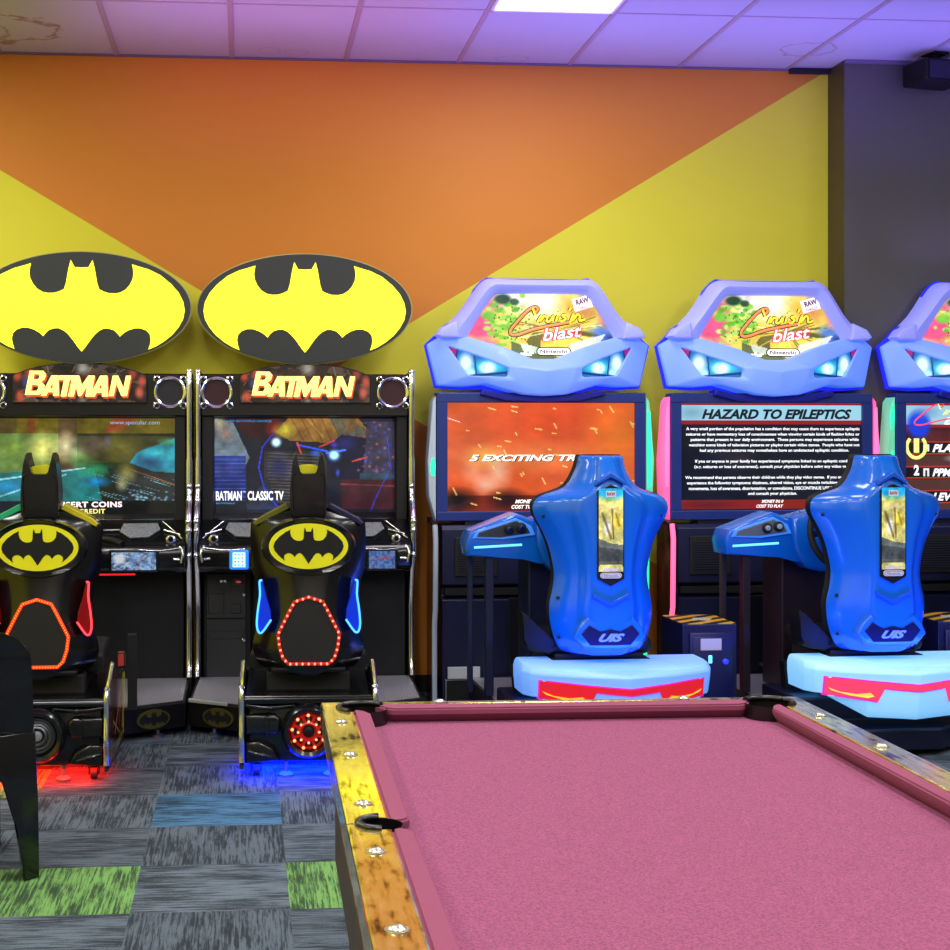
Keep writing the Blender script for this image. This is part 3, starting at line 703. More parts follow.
        g = B().tube(cat([(a, y0 - .128, b) for a, b in (fin[0], fin[1], fin[2], fin[3], fin[4], fin[5], fin[6], fin[7])], 4), .0042, 8)
        g.done('neon_edge', P['neon'], f)
    # trapezoid opening ringed with leds
    tz = [(308.7, 595.5), (322.6, 600), (327.5, 609), (333, 620), (339, 632), (337.5, 645), (334, 656), (328.5, 661.5), (308.7, 661.5)]
    tz = [((a - 308.7) * SR, z_(b)) for a, b in tz]; tzf = mirror(tz)
    yl = yf - .040
    g = B().prism([(a * .97, b) for a, b in tzf], yl, yl + .09, .003).done('rear_panel', mat('matte_back_panel', (13, 11, 11), .6), st)
    loop = [Vector((a, yl - .004, b)) for a, b in tzf]
    ln = [(loop[(i + 1) % len(loop)] - loop[i]).length for i in range(len(loop))]; tot = sum(ln); N_ = 34 if ST != 'red' else 76
    g = B()
    for k_ in range(N_):
        d = tot * k_ / N_; i = 0
        while d > ln[i]: d -= ln[i]; i += 1
        q = loop[i].lerp(loop[(i + 1) % len(loop)], d / ln[i]); g.ball(tuple(q), .0058 if ST != 'red' else .0040, n=8)
    ls = B().tube([tuple(v) for v in loop], .0068, 8, closed=True, flat=.5).done('light_strip', mat('led_tube_' + ST, P['tube'], .4, emit=P['tube'], es=P['tubes']), st)
    g.done('led_bead', glow('bead_' + ST, P['bead'], 2.6), ls)
    # lower flare, bucket wings and rail
    B().box(-.15, .15, y0 - .13, y0 - .09, z_(672), z_(667), .006).done('rear_lip', SATIN, st, 'a')
    B().box(-.17, .17, -1.50, -.95, .335, .42, .01).done('seat_rail', MATTE, t)
    B().slab([(-.24, -1.42), (.24, -1.42), (.23, -.95), (-.23, -.95)], .42, .50, .03, seg=3).done('seat_cushion', SATIN, st, 'a')
    # handlebar steering unit in front of the seat
    g = B().side([(-.62, .17), (-.45, .17), (-.28, .78), (-.40, .80)], -.09, .09, .01); g.done('steering_column', MATTE, t)
    g = B().tube(cat([(-.24, -.44, .86), (-.16, -.38, .88), (0, -.36, .88), (.16, -.38, .88), (.24, -.44, .86)], 5), .017); g.done('handlebar', SATIN, t, 'a')
    if P['wide']:
        g = B().box(.30, .34, -.94, -.90, .165, .50, .003); g.box(.255, .292, -.97, -.93, .36, .425, .006, mi=1)
        g.done('seat_lever', [MATTE, mat('red_lever', (200, 66, 60), .4)], t)
    # ---------- big lit oval sign
    ku = 106.5 * SB / 421.0; kz = 55 * SB / 217.0; zc = c2(0, 309)[1]
    sg = B().prism(ellipse(0, zc, 106.6 * SB, 54.5 * SB, 80), .02, .075, .004).done('oval_sign', BATBLK, t)
    B().prism(ellipse(0, zc, 107.6 * SB, 55.5 * SB, 80), .030, .066, .002).done('sign_rim', mat('clear_edge_acrylic', (190, 190, 120), .2), sg)
    B().prism([(a, b) for a, b in mirror([(x * ku, zc - (yy - 312) * kz) for x, yy in BAT_SIGN])], .014, .0195, .0015).done('lit_emblem', SIGNY, sg)
    B().box(-.10, .10, .05, .08, 1.66, 1.80).done('sign_bracket', MATTE, sg)
    return t
def tread_mat():
    m = bpy.data.materials.new('tread_plate'); m.use_nodes = True; nt = m.node_tree; b = nt.nodes['Principled BSDF']
    b.inputs['Base Color'].default_value = rgb((190, 190, 200)); b.inputs['Metallic'].default_value = .75; b.inputs['Roughness'].default_value = .45
    tc = nt.nodes.new('ShaderNodeTexCoord'); w = []
    for r in (.78, -.78):
        mp = nt.nodes.new('ShaderNodeMapping'); mp.inputs['Rotation'].default_value = (0, 0, r); nt.links.new(tc.outputs['Object'], mp.inputs['Vector'])
        wv = nt.nodes.new('ShaderNodeTexWave'); wv.inputs['Scale'].default_value = 16; nt.links.new(mp.outputs[0], wv.inputs['Vector']); w.append(wv)
    mm = nt.nodes.new('ShaderNodeMath'); mm.operation = 'MULTIPLY'; nt.links.new(w[0].outputs['Fac'], mm.inputs[0]); nt.links.new(w[1].outputs['Fac'], mm.inputs[1])
    bp = nt.nodes.new('ShaderNodeBump'); bp.inputs['Distance'].default_value = .004; nt.links.new(mm.outputs[0], bp.inputs['Height']); nt.links.new(bp.outputs[0], b.inputs['Normal'])
    return m
TREAD = tread_mat()
SCREEN = picmat('screen_picture', 1.12, .08)
WHITE = glow('white_screen_text', (235, 238, 240), 1.0); DIMB = glow('pale_blue_screen_text', (150, 190, 225), .9)
def screen_city(x0, x1, z0, z1, par):      # left machine: bright blurred street, wet road
    p = Paint(200, 112, (30, 36, 24))
    p.rect(0, 0, 1, .17, (94, 82, 20)).rect(.0, 0, .14, .17, (78, 66, 30)).rect(.36, 0, .46, .6, (80, 62, 38)).rect(.2, 0, .24, .3, (110, 60, 24)).poly([(.66, 0), (.8, 0), (.68, .16), (.6, .16)], (140, 66, 30))
    p.rect(0, .17, .36, .55, (92, 120, 60)).blob(.28, .32, .12, .2, (236, 226, 120), .9).blob(.40, .3, .07, .18, (240, 236, 180), .9).blob(.12, .3, .1, .12, (130, 160, 60), .8).blob(.47, .36, .06, .2, (170, 216, 150), .8)
    p.blob(.55, .28, .12, .12, (92, 60, 90), .8).blob(.62, .25, .03, .07, (70, 50, 190), .9).blob(.7, .3, .14, .22, (112, 104, 30), .8)
    p.rect(.46, .2, 1, .45, (96, 92, 40), .4).poly([(.78, .35), (1, .2), (1, .62), (.74, .45)], (40, 130, 150)).blob(.9, .36, .12, .09, (60, 200, 214), .9).blob(.94, .25, .06, .05, (90, 190, 120), .8)
    p.poly([(0, .55), (.55, .5), (.62, 1), (0, 1)], (28, 110, 110)).blob(.10, .68, .2, .1, (30, 130, 190), .9).blob(.55, .52, .13, .10, (40, 190, 120), .8).blob(.56, .63, .1, .07, (20, 140, 220), .9).blob(.48, .44, .1, .08, (80, 150, 70), .7)
    p.line((0, .62), (.5, .5), .01, (150, 210, 220)).line((0, .80), (.4, .56), .01, (140, 200, 220)).blob(.1, .88, .2, .08, (20, 60, 170), .9)
    p.poly([(.62, .5), (1, .55), (1, .86), (.7, .86)], (38, 44, 44)).blob(.72, .56, .07, .12, (176, 170, 80), .8).blob(.70, .66, .04, .08, (196, 190, 130), .8).blob(.85, .45, .1, .1, (30, 60, 110), .8)
    for k in range(26):
        a = rng.random(); b2 = .5 + .36 * rng.random(); p.line((.5 + a / 2, b2), (.5 + a / 2 + .08, b2 + .04), .004, (120, 170, 190), .6)
    for k in range(30): p.blob(.7 + .28 * rng.random(), .72 + .12 * rng.random(), .012, .012, (150, 200, 230), .8)
    p.line((.72, .5), (.98, .66), .006, (150, 90, 40)).blob(.66, .88, .03, .05, (60, 120, 230), .9).noise(.35, 14, 10)
    p.rect(.0, .81, 1, 1, (10, 12, 14), .85)
    p.mesh('screen_picture', x0, x1, z0, z1, -.004, SCREEN, par)
    def X(u): return x0 + (x1 - x0) * u
    def Zz(v): return z1 - (z1 - z0) * v
    text('screen_text', 'www.specular.com', X(.635), X(.90), Zz(.095), Zz(.045), -.007, DIMB, par)
    text('screen_text', 'INSERT COINS', X(.345), X(.70), Zz(.875), Zz(.82), -.007, glow('pink_white_screen_text', (240, 214, 220), 1.0), par, bold=.04, spacing=1.1)
    text('screen_text', 'CREDIT', X(.47), X(.61), Zz(.935), Zz(.89), -.007, glow('yellow_screen_text', (220, 214, 120), 1.0), par, bold=.03, spacing=1.1)
def screen_garage(x0, x1, z0, z1, par):    # right machine: night garage with bikes and lamps
    p = Paint(200, 112, (22, 26, 40))
    p.poly([(0, .02), (.11, .06), (.2, .4), (.16, .55), (0, .6)], (96, 110, 116)).blob(.04, .08, .05, .08, (214, 196, 150), .9).blob(.07, .17, .05, .08, (150, 100, 84), .7)
    p.rect(.0, .38, .18, .8, (26, 40, 130), .8)
    for k in range(14): p.line((0, .3 + k * .04), (.18, .3 + k * .04), .006, (90, 120, 190), .5)
    p.poly([(.1, 0), (.35, 0), (.33, .2), (.2, .22), (.14, .12)], (46, 20, 24)).blob(.34, .12, .07, .12, (200, 50, 40), .8)
    p.poly([(.34, .16), (.42, .0), (.78, .0), (.92, .28), (.64, .26), (.42, .24)], (136, 96, 44)).poly([(.62, 0), (.72, 0), (.95, .26), (.86, .3), (.7, .22)], (90, 84, 66))
    for k in range(9): p.line((.42 + k * .055, .0), (.5 + k * .05, .26), .006, (66, 46, 24), .6)
    p.blob(.39, .14, .08, .09, (226, 220, 60), .9).line((.5, 0), (.6, .2), .012, (180, 140, 70), .6)
    p.rect(.28, .34, .62, .86, (52, 50, 52), .8)
    for k in range(16): p.line((.30, .36 + k * .031), (.6, .38 + k * .031), .007, (104, 100, 98), .7)
    p.blob(.36, .5, .08, .16, (24, 30, 90), .8).poly([(.18, .85), (.3, .6), (.38, .98), (.2, .98)], (40, 48, 70))
    p.path([(.33, .17), (.27, .3), (.25, .5), (.28, .7), (.36, .9), (.42, 1)], .008, (50, 60, 210))
    p.poly([(.60, .35), (.70, .18), (.86, .22), (.82, .6), (.66, .62)], (14, 18, 44)).blob(.72, .26, .1, .1, (30, 36, 110), .8)
    p.poly([(.84, .05), (1, .05), (1, .6), (.82, .6)], (60, 54, 76), .9).rect(.72, 0, .78, .14, (110, 80, 50), .8)
    for k in range(60): p.blob(.78 + .22 * rng.random(), .05 + .5 * rng.random(), .012, .018, random.choice([(60, 90, 230), (90, 110, 200), (210, 70, 110), (226, 150, 90), (60, 60, 160)]), .6)
    p.rect(.70, .62, 1, .9, (60, 22, 34), .9).rect(.8, .55, 1, .62, (40, 70, 90), .8).path([(.95, .2), (.97, .5), (.9, .75), (.84, 1)], .006, (50, 60, 190)).line((.7, .66), (1, .68), .01, (150, 60, 50), .6)
    p.line((.76, .44), (.84, .4), .01, (180, 60, 50)).rect(.0, .9, 1, 1, (12, 14, 34), .6)
    p.line((.46, .28), (.62, .34), .012, (40, 90, 250)).line((.46, .26), (.48, .36), .012, (220, 60, 40)).line((.58, .3), (.66, .24), .010, (220, 60, 60)).line((.62, .36), (.72, .33), .014, (60, 110, 255))
    p.noise(.4, 16, 10)
    p.blob(.345, .255, .035, .06, (150, 210, 240), 1, .5).blob(.345, .255, .022, .04, (225, 250, 255), 1, .4).blob(.66, .38, .045, .075, (90, 170, 250), 1, .7).blob(.66, .38, .03, .05, (190, 240, 250), 1, .4).blob(.66, .28, .025, .04, (90, 60, 220), .9).blob(.56, .36, .04, .04, (50, 110, 255), .9).blob(.68, .55, .015, .05, (40, 120, 255), .9)
    p.mesh('screen_picture', x0, x1, z0, z1, -.004, SCREEN, par)
    def X(u): return x0 + (x1 - x0) * u
    def Zz(v): return z1 - (z1 - z0) * v
    text('screen_text', 'BATMAN', X(.018), X(.158), Zz(.815), Zz(.725), -.007, WHITE, par, bold=.03)
    text('screen_text', 'TM', X(.162), X(.178), Zz(.74), Zz(.725), -.007, WHITE, par)
    text('screen_text', 'CLASSIC TV', X(.19), X(.385), Zz(.815), Zz(.725), -.007, WHITE, par, bold=.03)
    text('screen_text', 'BATMOBILE', X(.02), X(.12), Zz(.85), Zz(.835), -.007, glow('blue_screen_text', (60, 150, 220), 1.0), par)
    text('screen_text', 'NEW BATWORLD UNIVERSE', X(.08), X(.32), Zz(.06), Zz(.04), -.007, glow('blue_screen_text', (60, 150, 220), 1.0), par)
    text('screen_text', 'IN', X(.335), X(.36), Zz(.91), Zz(.885), -.007, glow('red_screen_text', (230, 40, 50), 1.0), par)
GRN = mat('green_glow_flash', (20, 140, 90), .3, emit=(20, 150, 96), es=.35)  # green shoulder flash with a faint emission of its own
YFL = mat('yellow_flash', (190, 176, 20), .3)
bat_machine(.304 - 1.127, .006, dict(led='r', seat='red', label='bat-emblem driving machine at the left edge, orange-red light strip on its seat', spk=(40, 40, 44), wide=True, paint=screen_city, glow=(255, 30, 20), gpow=10.0,
    sh=(GRN, YFL), fin=mat('red_clear_plastic', (120, 14, 20), .2, emit=(150, 10, 16), es=.12), neon=glow('red_neon_edge', (255, 60, 70), 1.6), tube=(236, 50, 10), tubes=1.3, bead=(255, 150, 50)))
bat_machine(.304, -.032, dict(led='b', seat='blue', label='bat-emblem driving machine with blue side fins and a red lit wheel', spk=(60, 28, 34), wide=False, paint=screen_garage, glow=(4, 26, 255), gpow=30.0,
    sh=(mat('dark_olive_flash', (92, 90, 14), .3), mat('blue_black_flash', (20, 20, 60), .3)), fin=mat('blue_clear_plastic', (14, 50, 200), .2, emit=(10, 50, 220), es=.3), neon=glow('blue_neon_edge', (70, 170, 255), 1.6), tube=(150, 16, 14), tubes=.9, bead=(255, 120, 80)))
# ================================================================== BLUE CAR-FRONTED RACING MACHINES
BLU = mat('blue_gloss_shell', (6, 102, 214), .26, coat=.5, bump=.04, bscale=25)
NAVY = mat('navy_cabinet', (20, 24, 60), .42, bump=.05, bscale=200)
NAVYD = mat('dark_navy_panel', (8, 9, 26), .45)
BEZ = mat('blue_bezel', (28, 50, 128), .4)
DGREY = mat('dark_panel_insert', (52, 58, 68), .35)
def shellmat(name, top, bot, e, z0, z1):
    """translucent moulding lit from inside by its lamps: more lamp light low down"""
    return mat(name, top, .4, emit=bot, es=e, bump=.05, bscale=60)
ROOFM = mat('lit_lavender_moulding', (176, 180, 228), .42, emit=(96, 104, 230), es=.60, bump=.05, bscale=50)
FASC = mat('lit_sky_blue_moulding', (150, 178, 232), .40, emit=(58, 110, 240), es=.72, bump=.05, bscale=50)
EDGE = glow('lit_deep_blue_edge', (24, 34, 205), 1.0)
BUMP = mat('lit_pale_cyan_moulding', (170, 205, 240), .4, emit=(104, 192, 255), es=.68, bump=.04, bscale=50)
HX, VX = .00525, .00518
def q2(hx, py): return (hx * HX, CH + (PY - py) * VX)
def lit_picture(name, s=1.0): return picmat(name, s, .2)
def marquee_art(p):
    p.mix(np.ones(p.U.shape), (224, 200, 90))
    p.blob(.55, .15, .35, .35, (255, 252, 226), 1, .8).blob(.3, .1, .2, .25, (224, 220, 236), .9, .8).blob(.70, .2, .14, .35, (240, 180, 40), .9).blob(.80, .25, .14, .22, (196, 110, 60), .8).blob(.84, .08, .10, .12, (40, 60, 200), .9)
    p.blob(.92, .62, .12, .22, (70, 120, 220), .9, .6).blob(.96, .35, .08, .2, (226, 110, 150), .8, .6).blob(.98, .66, .06, .10, (20, 40, 130), .9)
    p.blob(.08, .5, .16, .22, (226, 84, 130), 1, .4).blob(.12, .8, .12, .16, (230, 110, 160), .9, .5).blob(.16, .18, .12, .16, (190, 60, 120), .8)
    for k in range(90):
        a = .26 + rng.normal() * .07; b = .42 + rng.normal() * .16; p.blob(a, b, .016 + .02 * rng.random(), .02 + .03 * rng.random(), random.choice([(130, 200, 60), (92, 176, 50), (160, 214, 90), (214, 224, 120)]), .9, .4)
    p.blob(.15, .35, .06, .08, (110, 186, 60), .9, .4).blob(.24, .1, .07, .09, (24, 60, 40), .95, .4).blob(.32, .14, .04, .06, (30, 70, 40), .9, .4)
    for k in range(40): p.blob(.18 + rng.random() * .25, .2 + rng.random() * .5, .006, .014, (40, 90, 40), .9, .3)
    p.blob(.7, .60, .2, .06, (88, 86, 44), .95, .4).poly([(.45, .58), (.95, .48), (.7, .56), (.92, .62), (.6, .70), (.45, .86), (.4, .72)], (96, 92, 46), .9)
    p.poly([(.5, .7), (.7, .6), (.9, .66), (.8, .82), (.5, .95)], (240, 216, 80), .8).poly([(.3, .72), (.5, .86), (.7, 1), (.3, 1)], (70, 90, 60), .8).poly([(.36, .74), (.48, .80), (.5, .9), (.38, .86)], (214, 226, 214), .9)
    for k in range(26):
        a = rng.random() * 6.28; r = .1 + .12 * rng.random(); p.line((.62, .55), (.62 + r * math.cos(a) * 1.6, .55 + r * math.sin(a) * 1.4), .012, random.choice([(250, 244, 190), (236, 200, 60), (96, 92, 46)]), .7)
    p.poly([(.7, .75), (.95, .6), (.85, .9), (.7, 1)], (236, 238, 230), .85)
    p.noise(.15, 14, 8)
def screen_sparks(x0, x1, z0, z1, par):
    p = Paint(200, 118, (208, 84, 40))
    p.blob(.6, .15, .5, .3, (216, 70, 30), .9).blob(.5, .5, .5, .18, (232, 134, 70), .7).blob(.92, .3, .25, .5, (226, 120, 30), .8).blob(.1, .5, .3, .25, (216, 110, 70), .6).blob(.2, .5, .14, .14, (236, 180, 70), .8)
    p.blob(.27, .64, .09, .22, (240, 196, 170), .8).blob(.14, .65, .08, .15, (232, 170, 140), .6).blob(.2, .76, .08, .12, (244, 210, 190), .7)
    p.rect(0, .86, 1, 1, (70, 12, 8), .6).blob(.05, .9, .14, .14, (20, 12, 14), .95, .8).blob(.32, .9, .14, .13, (28, 12, 14), .9, .8).blob(.55, .95, .3, .14, (60, 10, 12), .8).blob(.8, .9, .3, .2, (120, 40, 26), .7)
    for k in range(46):
        a, b = rng.random(), rng.random(); an = random.choice([.15, .3, 1.0, 1.1]); L = .01 + .03 * rng.random(); p.line((a, b), (a + L * math.cos(an), b + L * 1.7 * math.sin(an)), .008, (250, 206, 120), .9)
    p.line((0, .14), (.07, .18), .005, (240, 220, 210)).noise(.14, 6, 6)
    p.mesh('screen_picture', x0, x1, z0, z1, -.030, SCREEN, par)
    X = lambda u: x0 + (x1 - x0) * u; Z = lambda v: z1 - (z1 - z0) * v
    T1 = glow('cream_screen_text', (246, 244, 236), 1.0); TS_ = mat('dark_text_shadow', (40, 14, 14), .5)
    text('screen_text', '5 EXCITING TRACKS', X(.117) + .004, X(.90) + .004, Z(.545), Z(.485), -.031, TS_, par, shear=.3, bold=.05)
    text('screen_text', '5 EXCITING TRACKS', X(.117), X(.90), Z(.54), Z(.48), -.033, T1, par, shear=.3, bold=.035)
    text('screen_text', 'MONEY IN: 0', X(.36), X(.52), Z(.93), Z(.895), -.033, T1, par, shear=.3, bold=.03)
    text('screen_text', 'COST TO PLAY', X(.34), X(.52), Z(.98), Z(.945), -.033, T1, par, shear=.3, bold=.03)
HZ = ["A very small portion of the population has a condition that may cause them to experience epileptic",
      "seizures or have momentary loss of consciousness when viewing certain kinds of flashing lights or",
      "patterns that present in our daily environment.  These persons may experience seizures while",
      "watching some kinds of television pictures or playing certain video games.  People who have not",
      "had any previous seizures may nonetheless have an undetected epileptic condition.", None,
      "If you or anyone in your family has experienced symptoms linked to an epileptic condition",
      "(e.g. seizures or loss of awareness), consult your physician before using any video games.", None,
      "We recommend that parents observe their children while they play video games.  If you or your child",
      "experience the following symptoms: dizziness, altered vision, eye or muscle twitching, involuntary",
      "movements, loss of awareness, disorientation, or convulsions, DISCONTINUE USE IMMEDIATELY",
      "and consult your physician."]
HZW = [(.03, .99), (.03, .99), (.055, .985), (.045, .99), (.105, .93), None, (.08, .965), (.075, .96), None, (.025, .99), (.035, .985), (.045, .97), (.37, .64)]
def screen_warning(x0, x1, z0, z1, par):
    p = Paint(180, 106, (14, 18, 34)); p.noise(.3, 4, 4).blob(.33, .52, .12, .14, (70, 56, 60), .5).blob(.2, .45, .1, .1, (50, 50, 66), .5)
    p.rect(0, .0, 1, .02, (150, 24, 40)).rect(0, .02, 1, .165, (150, 206, 226)).rect(0, .165, 1, .20, (150, 22, 34)).blob(.06, .09, .1, .09, (96, 130, 160), .6)
    p.rect(0, .905, 1, .99, (130, 30, 26)).blob(.15, .95, .2, .05, (60, 20, 26), .6)
    p.mesh('screen_picture', x0, x1, z0, z1, -.030, SCREEN, par)
    X = lambda u: x0 + (x1 - x0) * u; Z = lambda v: z1 - (z1 - z0) * v
    text('screen_text', 'HAZARD TO EPILEPTICS', X(.115), X(.945), Z(.15), Z(.055), -.033, mat('navy_screen_text', (8, 12, 34), .5), par, shear=.3, bold=.045)
    v = .225
    for s_, w in zip(HZ, HZW):
        if s_ is None: v += .051; continue
        text('screen_text', s_, X(w[0]), X(w[1]), Z(v + .036), Z(v), -.033, WHITE, par, bold=.02); v += .0505
    text('screen_text', 'MONEY IN: 0', X(.445), X(.565), Z(.935), Z(.905), -.033, WHITE, par, shear=.3, bold=.03)
    text('screen_text', 'COST TO PLAY', X(.415), X(.565), Z(.98), Z(.95), -.033, WHITE, par, shear=.3, bold=.03)
def stroke_logo(par, X, Z, y, w, mC, mR):
    """hand-written looking script word: big open C then low letters"""
    g = B(); C_ = [(.30, .30), (.34, .20), (.33, .12), (.28, .13), (.20, .28), (.08, .62), (.03, .80), (.04, .92), (.12, .92), (.30, .76), (.55, .62), (.70, .55)]
    g.tube(cat([(X(a), y, Z(b)) for a, b in C_], 5), w, 6, flat=.4); g.done('script_stroke', mC, par, 'a')
    g = B()
    for st in ([(.34, .55), (.38, .36), (.37, .52), (.41, .38), (.44, .40)], [(.46, .36), (.44, .52), (.48, .52), (.52, .36), (.51, .52)], [(.57, .34), (.55, .52)], [(.585, .20), (.59, .22)], [(.66, .33), (.62, .36), (.66, .44), (.62, .52), (.59, .50)], [(.72, .12), (.70, .22)], [(.71, .55), (.75, .30), (.74, .50), (.79, .32), (.82, .36), (.82, .50), (.88, .46)], [(.28, .13), (.31, .34)]):
        g.tube(cat([(X(a), y - .001, Z(b)) for a, b in st], 4), w * .9, 6, flat=.4)
    g.done('script_stroke', mR, par, 'a')
def screen_scores(x0, x1, z0, z1, par):
    p = Paint(180, 106, (70, 26, 30)); p.noise(.6, 5, 8)
    p.rect(0, .0, 1, .02, (150, 24, 40)).rect(0, .02, 1, .2, (150, 200, 220)).rect(0, .2, 1, .23, (150, 26, 36)).blob(.08, .2, .08, .16, (20, 60, 220), .95, .4).blob(.12, .08, .1, .08, (90, 130, 200), .7)
    for v in (.37, .60, .83): p.rect(0, v, 1, v + .10, (26, 16, 26)).rect(0, v - .012, 1, v, (190, 50, 40)).rect(0, v + .10, 1, v + .11, (200, 60, 40))
    for v in (.49, .72, .94): p.rect(0, v, 1, v + .1, (86, 56, 50), .8)
    p.blob(.35, .52, .14, .05, (200, 206, 216), .8, .6).blob(.3, .26, .05, .08, (160, 160, 170), .5)
    for v in (.37, .60, .83): p.rect(.105, v + .015, .14, v + .085, (226, 232, 236)).rect(.116, v + .035, .129, v + .085, (26, 16, 26))
    p.mesh('screen_picture', x0, x1, z0, z1, -.030, SCREEN, par)
    X = lambda u: x0 + (x1 - x0) * u; Z = lambda v: z1 - (z1 - z0) * v
    YT = glow('lime_screen_text', (220, 230, 120), 1.0)
    g = B().tube([(X(.065) + .052 * math.sin(a), -.033, Z(.41) - .058 * math.cos(a)) for a in [-2.4 + .3 * k for k in range(17)]], .009, 6, flat=.4); g.done('laurel_ring', YT, par, 'a')
    text('screen_text', '1', X(.05), X(.08), Z(.465), Z(.33), -.034, YT, par, bold=.04)
    text('screen_text', '2', X(.05), X(.08), Z(.68), Z(.58), -.034, WHITE, par, bold=.04)
    for s_, v, b in (('PLAYER', .385, .37), ('PPMUNE', .615, .38), ('LEV', .845, .27)): text('screen_text', s_, X(.155), X(b), Z(v + .075), Z(v), -.034, WHITE, par, shear=.3, bold=.04)
    stroke_logo(par, lambda a: X(.04 + .52 * a), lambda b: Z(-.03 + .25 * b), -.035, .004, glow('red_pink_stroke', (232, 60, 90), 1.0), YT)
    text('screen_text', 'blast', X(.22), X(.42), Z(.20), Z(.13), -.034, WHITE, par, shear=.3, bold=.04)
def blue_machine(ox, P):
    t = empty('arcade_machine', (ox, 7.4, 0), P['rz'], P['label'], 'arcade machine', 'blue car-fronted driving machines by the yellow wall and slate column')
    # ---------- lower cabinet
    HWc = .545
    prof = [(.095, 0), (.095, .92), (-.06, .92), (-.08, .90), (-.08, .62), (-.05, .60), (-.05, .56), (-.08, .54), (-.08, 0)]
    B().side(prof, -HWc + .02, HWc - .02, .003, seg=1).done('cabinet_body', NAVY, t)
    sp = [(.095, 0), (.095, .955), (-.12, .925), (-.14, .85), (-.13, .50), (-.10, .42), (-.105, 0)]
    for s in (-1, 1):
        x = s * HWc - .022
        sd = B().side(sp, x - .010, x + .010, .002, seg=1).done('side_panel', mat('dark_side_panel', (26, 18, 26), .4), t)
        if s < 0:
            p = Paint(40, 90, (52, 26, 34)); p.noise(1.2, 4, 10).blob(.5, .35, .35, .25, (124, 40, 30), .6).blob(.3, .2, .3, .1, (150, 110, 90), .5).blob(.6, .7, .4, .2, (110, 24, 40), .7).blob(.4, .5, .2, .2, (20, 14, 20), .7)
            m_ = p.mesh('side_art', -.16, .09, .03, .93, 0, picmat('printed_vinyl', 0), sd, inside=[(.085, .02), (.085, .94), (-.11, .915), (-.13, .85), (-.12, .50), (-.09, .42), (-.095, .02)])
            co = np.empty(len(m_.data.vertices) * 3); m_.data.vertices.foreach_get('co', co); co = co.reshape(-1, 3)
            m_.data.vertices.foreach_set('co', np.stack([np.full(len(co), x - .0115), co[:, 0], co[:, 2]], 1).ravel())
        stp = [(x, -.125, .925), (x, -.145, .85), (x, -.135, .50), (x, -.105, .42), (x, -.11, .02)]
        g = B().tube(stp, .0135, 8)
        if s < 0: g.done('edge_strip', P['ls'], t, 'a')
        else: g.done('edge_strip', P['rs'], t, 'a')
    B().box(-.46, -.24, -.090, -.07, .66, .86, .004).done('speaker_panel', mat('speaker_black', (10, 11, 16), .6), t)
    g = B()
    for k in range(12): g.box(-.44, -.27, -.096, -.089, .69 + k * .0125, .695 + k * .0125)
    g.done('speaker_grille', mat('grille_slats', (30, 34, 52), .5), t)
    B().box(-.51, .51, -.086, -.05, .565, .60).done('black_band', MATTE, t)  # matte black band across the cabinet front
    B().box(-.18, .45, -.088, -.06, .14, .55, .004).done('access_door', NAVYD, t)
    if P['tag']: B().box(-.50, -.335, -.117, -.105, .145, .205, .002).box(-.51, -.325, -.11, -.07, .0, .14, .002, mi=1).done('white_plate', [mat('white_plate', (200, 206, 214), .4), MATTE], t)
    # ---------- screen with bezel
    zt, zb = q2(0, 393)[1], q2(0, 520)[1]; BWd = .546
    b = B(); bx, tz_, bz = .058, .052, .055
    ax = BWd - .055
    b.box(-BWd, BWd, -.05, .04, zt - .052, zt, .005).box(-BWd, BWd, -.05, .04, zb, zb + .050, .005).box(-BWd, -ax, -.05, .04, zb + .05, zt - .052, .002).box(ax, BWd, -.05, .04, zb + .05, zt - .052, .002)
    b.box(-BWd + .01, BWd - .01, -.02, .09, zb + .01, zt - .01)
    sc = b.done('screen', BEZ, t)
    P['paint'](-ax, ax, zb + .05, zt - .052, sc)
    B().box(-.40, .40, -.04, .085, .90, zb + .01).done('screen_stand', NAVYD, t)
    # ---------- lit wings beside the screen
    for s, key in ((-1, 'wl'), (1, 'wr')):
        pts = [(BWd + .004, zt - .02), (BWd + .022, zt - .045), (BWd + .045, zt - .35), (BWd + .04, zt - .53), (BWd + .004, zb - .0)]
        pts = [(s * a, c) for a, c in pts]
        g = B().prism(pts if s > 0 else pts[::-1], -.045, .06, .005)
        w = g.done('side_light', P[key][0], t, 'a')
        # lit segments inside the wing
        for (u0, u1) in P[key][2]:
            g = B()
            z0, z1 = zt - .05 - u1 * .46, zt - .05 - u0 * .46
            g.tube([(s * (BWd + .021), -.047, z0), (s * (BWd + .021), -.047, (z0 + z1) / 2), (s * (BWd + .018), -.047, z1)], [.008, .014, .008], 8, flat=.5)
            g.done('light_segment', P[key][1], w, 'a')
    # ---------- marquee shaped like a car front
    mq = B()
    O = [(0, 279, -.02), (42, 279, -.02), (50, 277.5, -.02), (57, 281, -.02), (65, 290, -.01), (79, 315, .0), (96, 327, .01), (99, 337, .02)]
    I = [(0, 295, -.03), (40, 295, -.03), (44, 295.5, -.03), (48, 299, -.03), (52, 304, -.03), (61, 319, -.02), (67, 331, -.01), (71, 338, -.01)]
    M_ = [((o[0] * .55 + i[0] * .45), (o[1] * .55 + i[1] * .45), -.085) for o, i in zip(O, I)]
    M_[5] = (71, 314, -.075); M_[6] = (81, 328, -.06); M_[7] = (86, 338, -.05)
    vs, fs = [], []
    def P3(a, s=1): x, z = q2(a[0], a[1]); return (s * x, a[2], z)
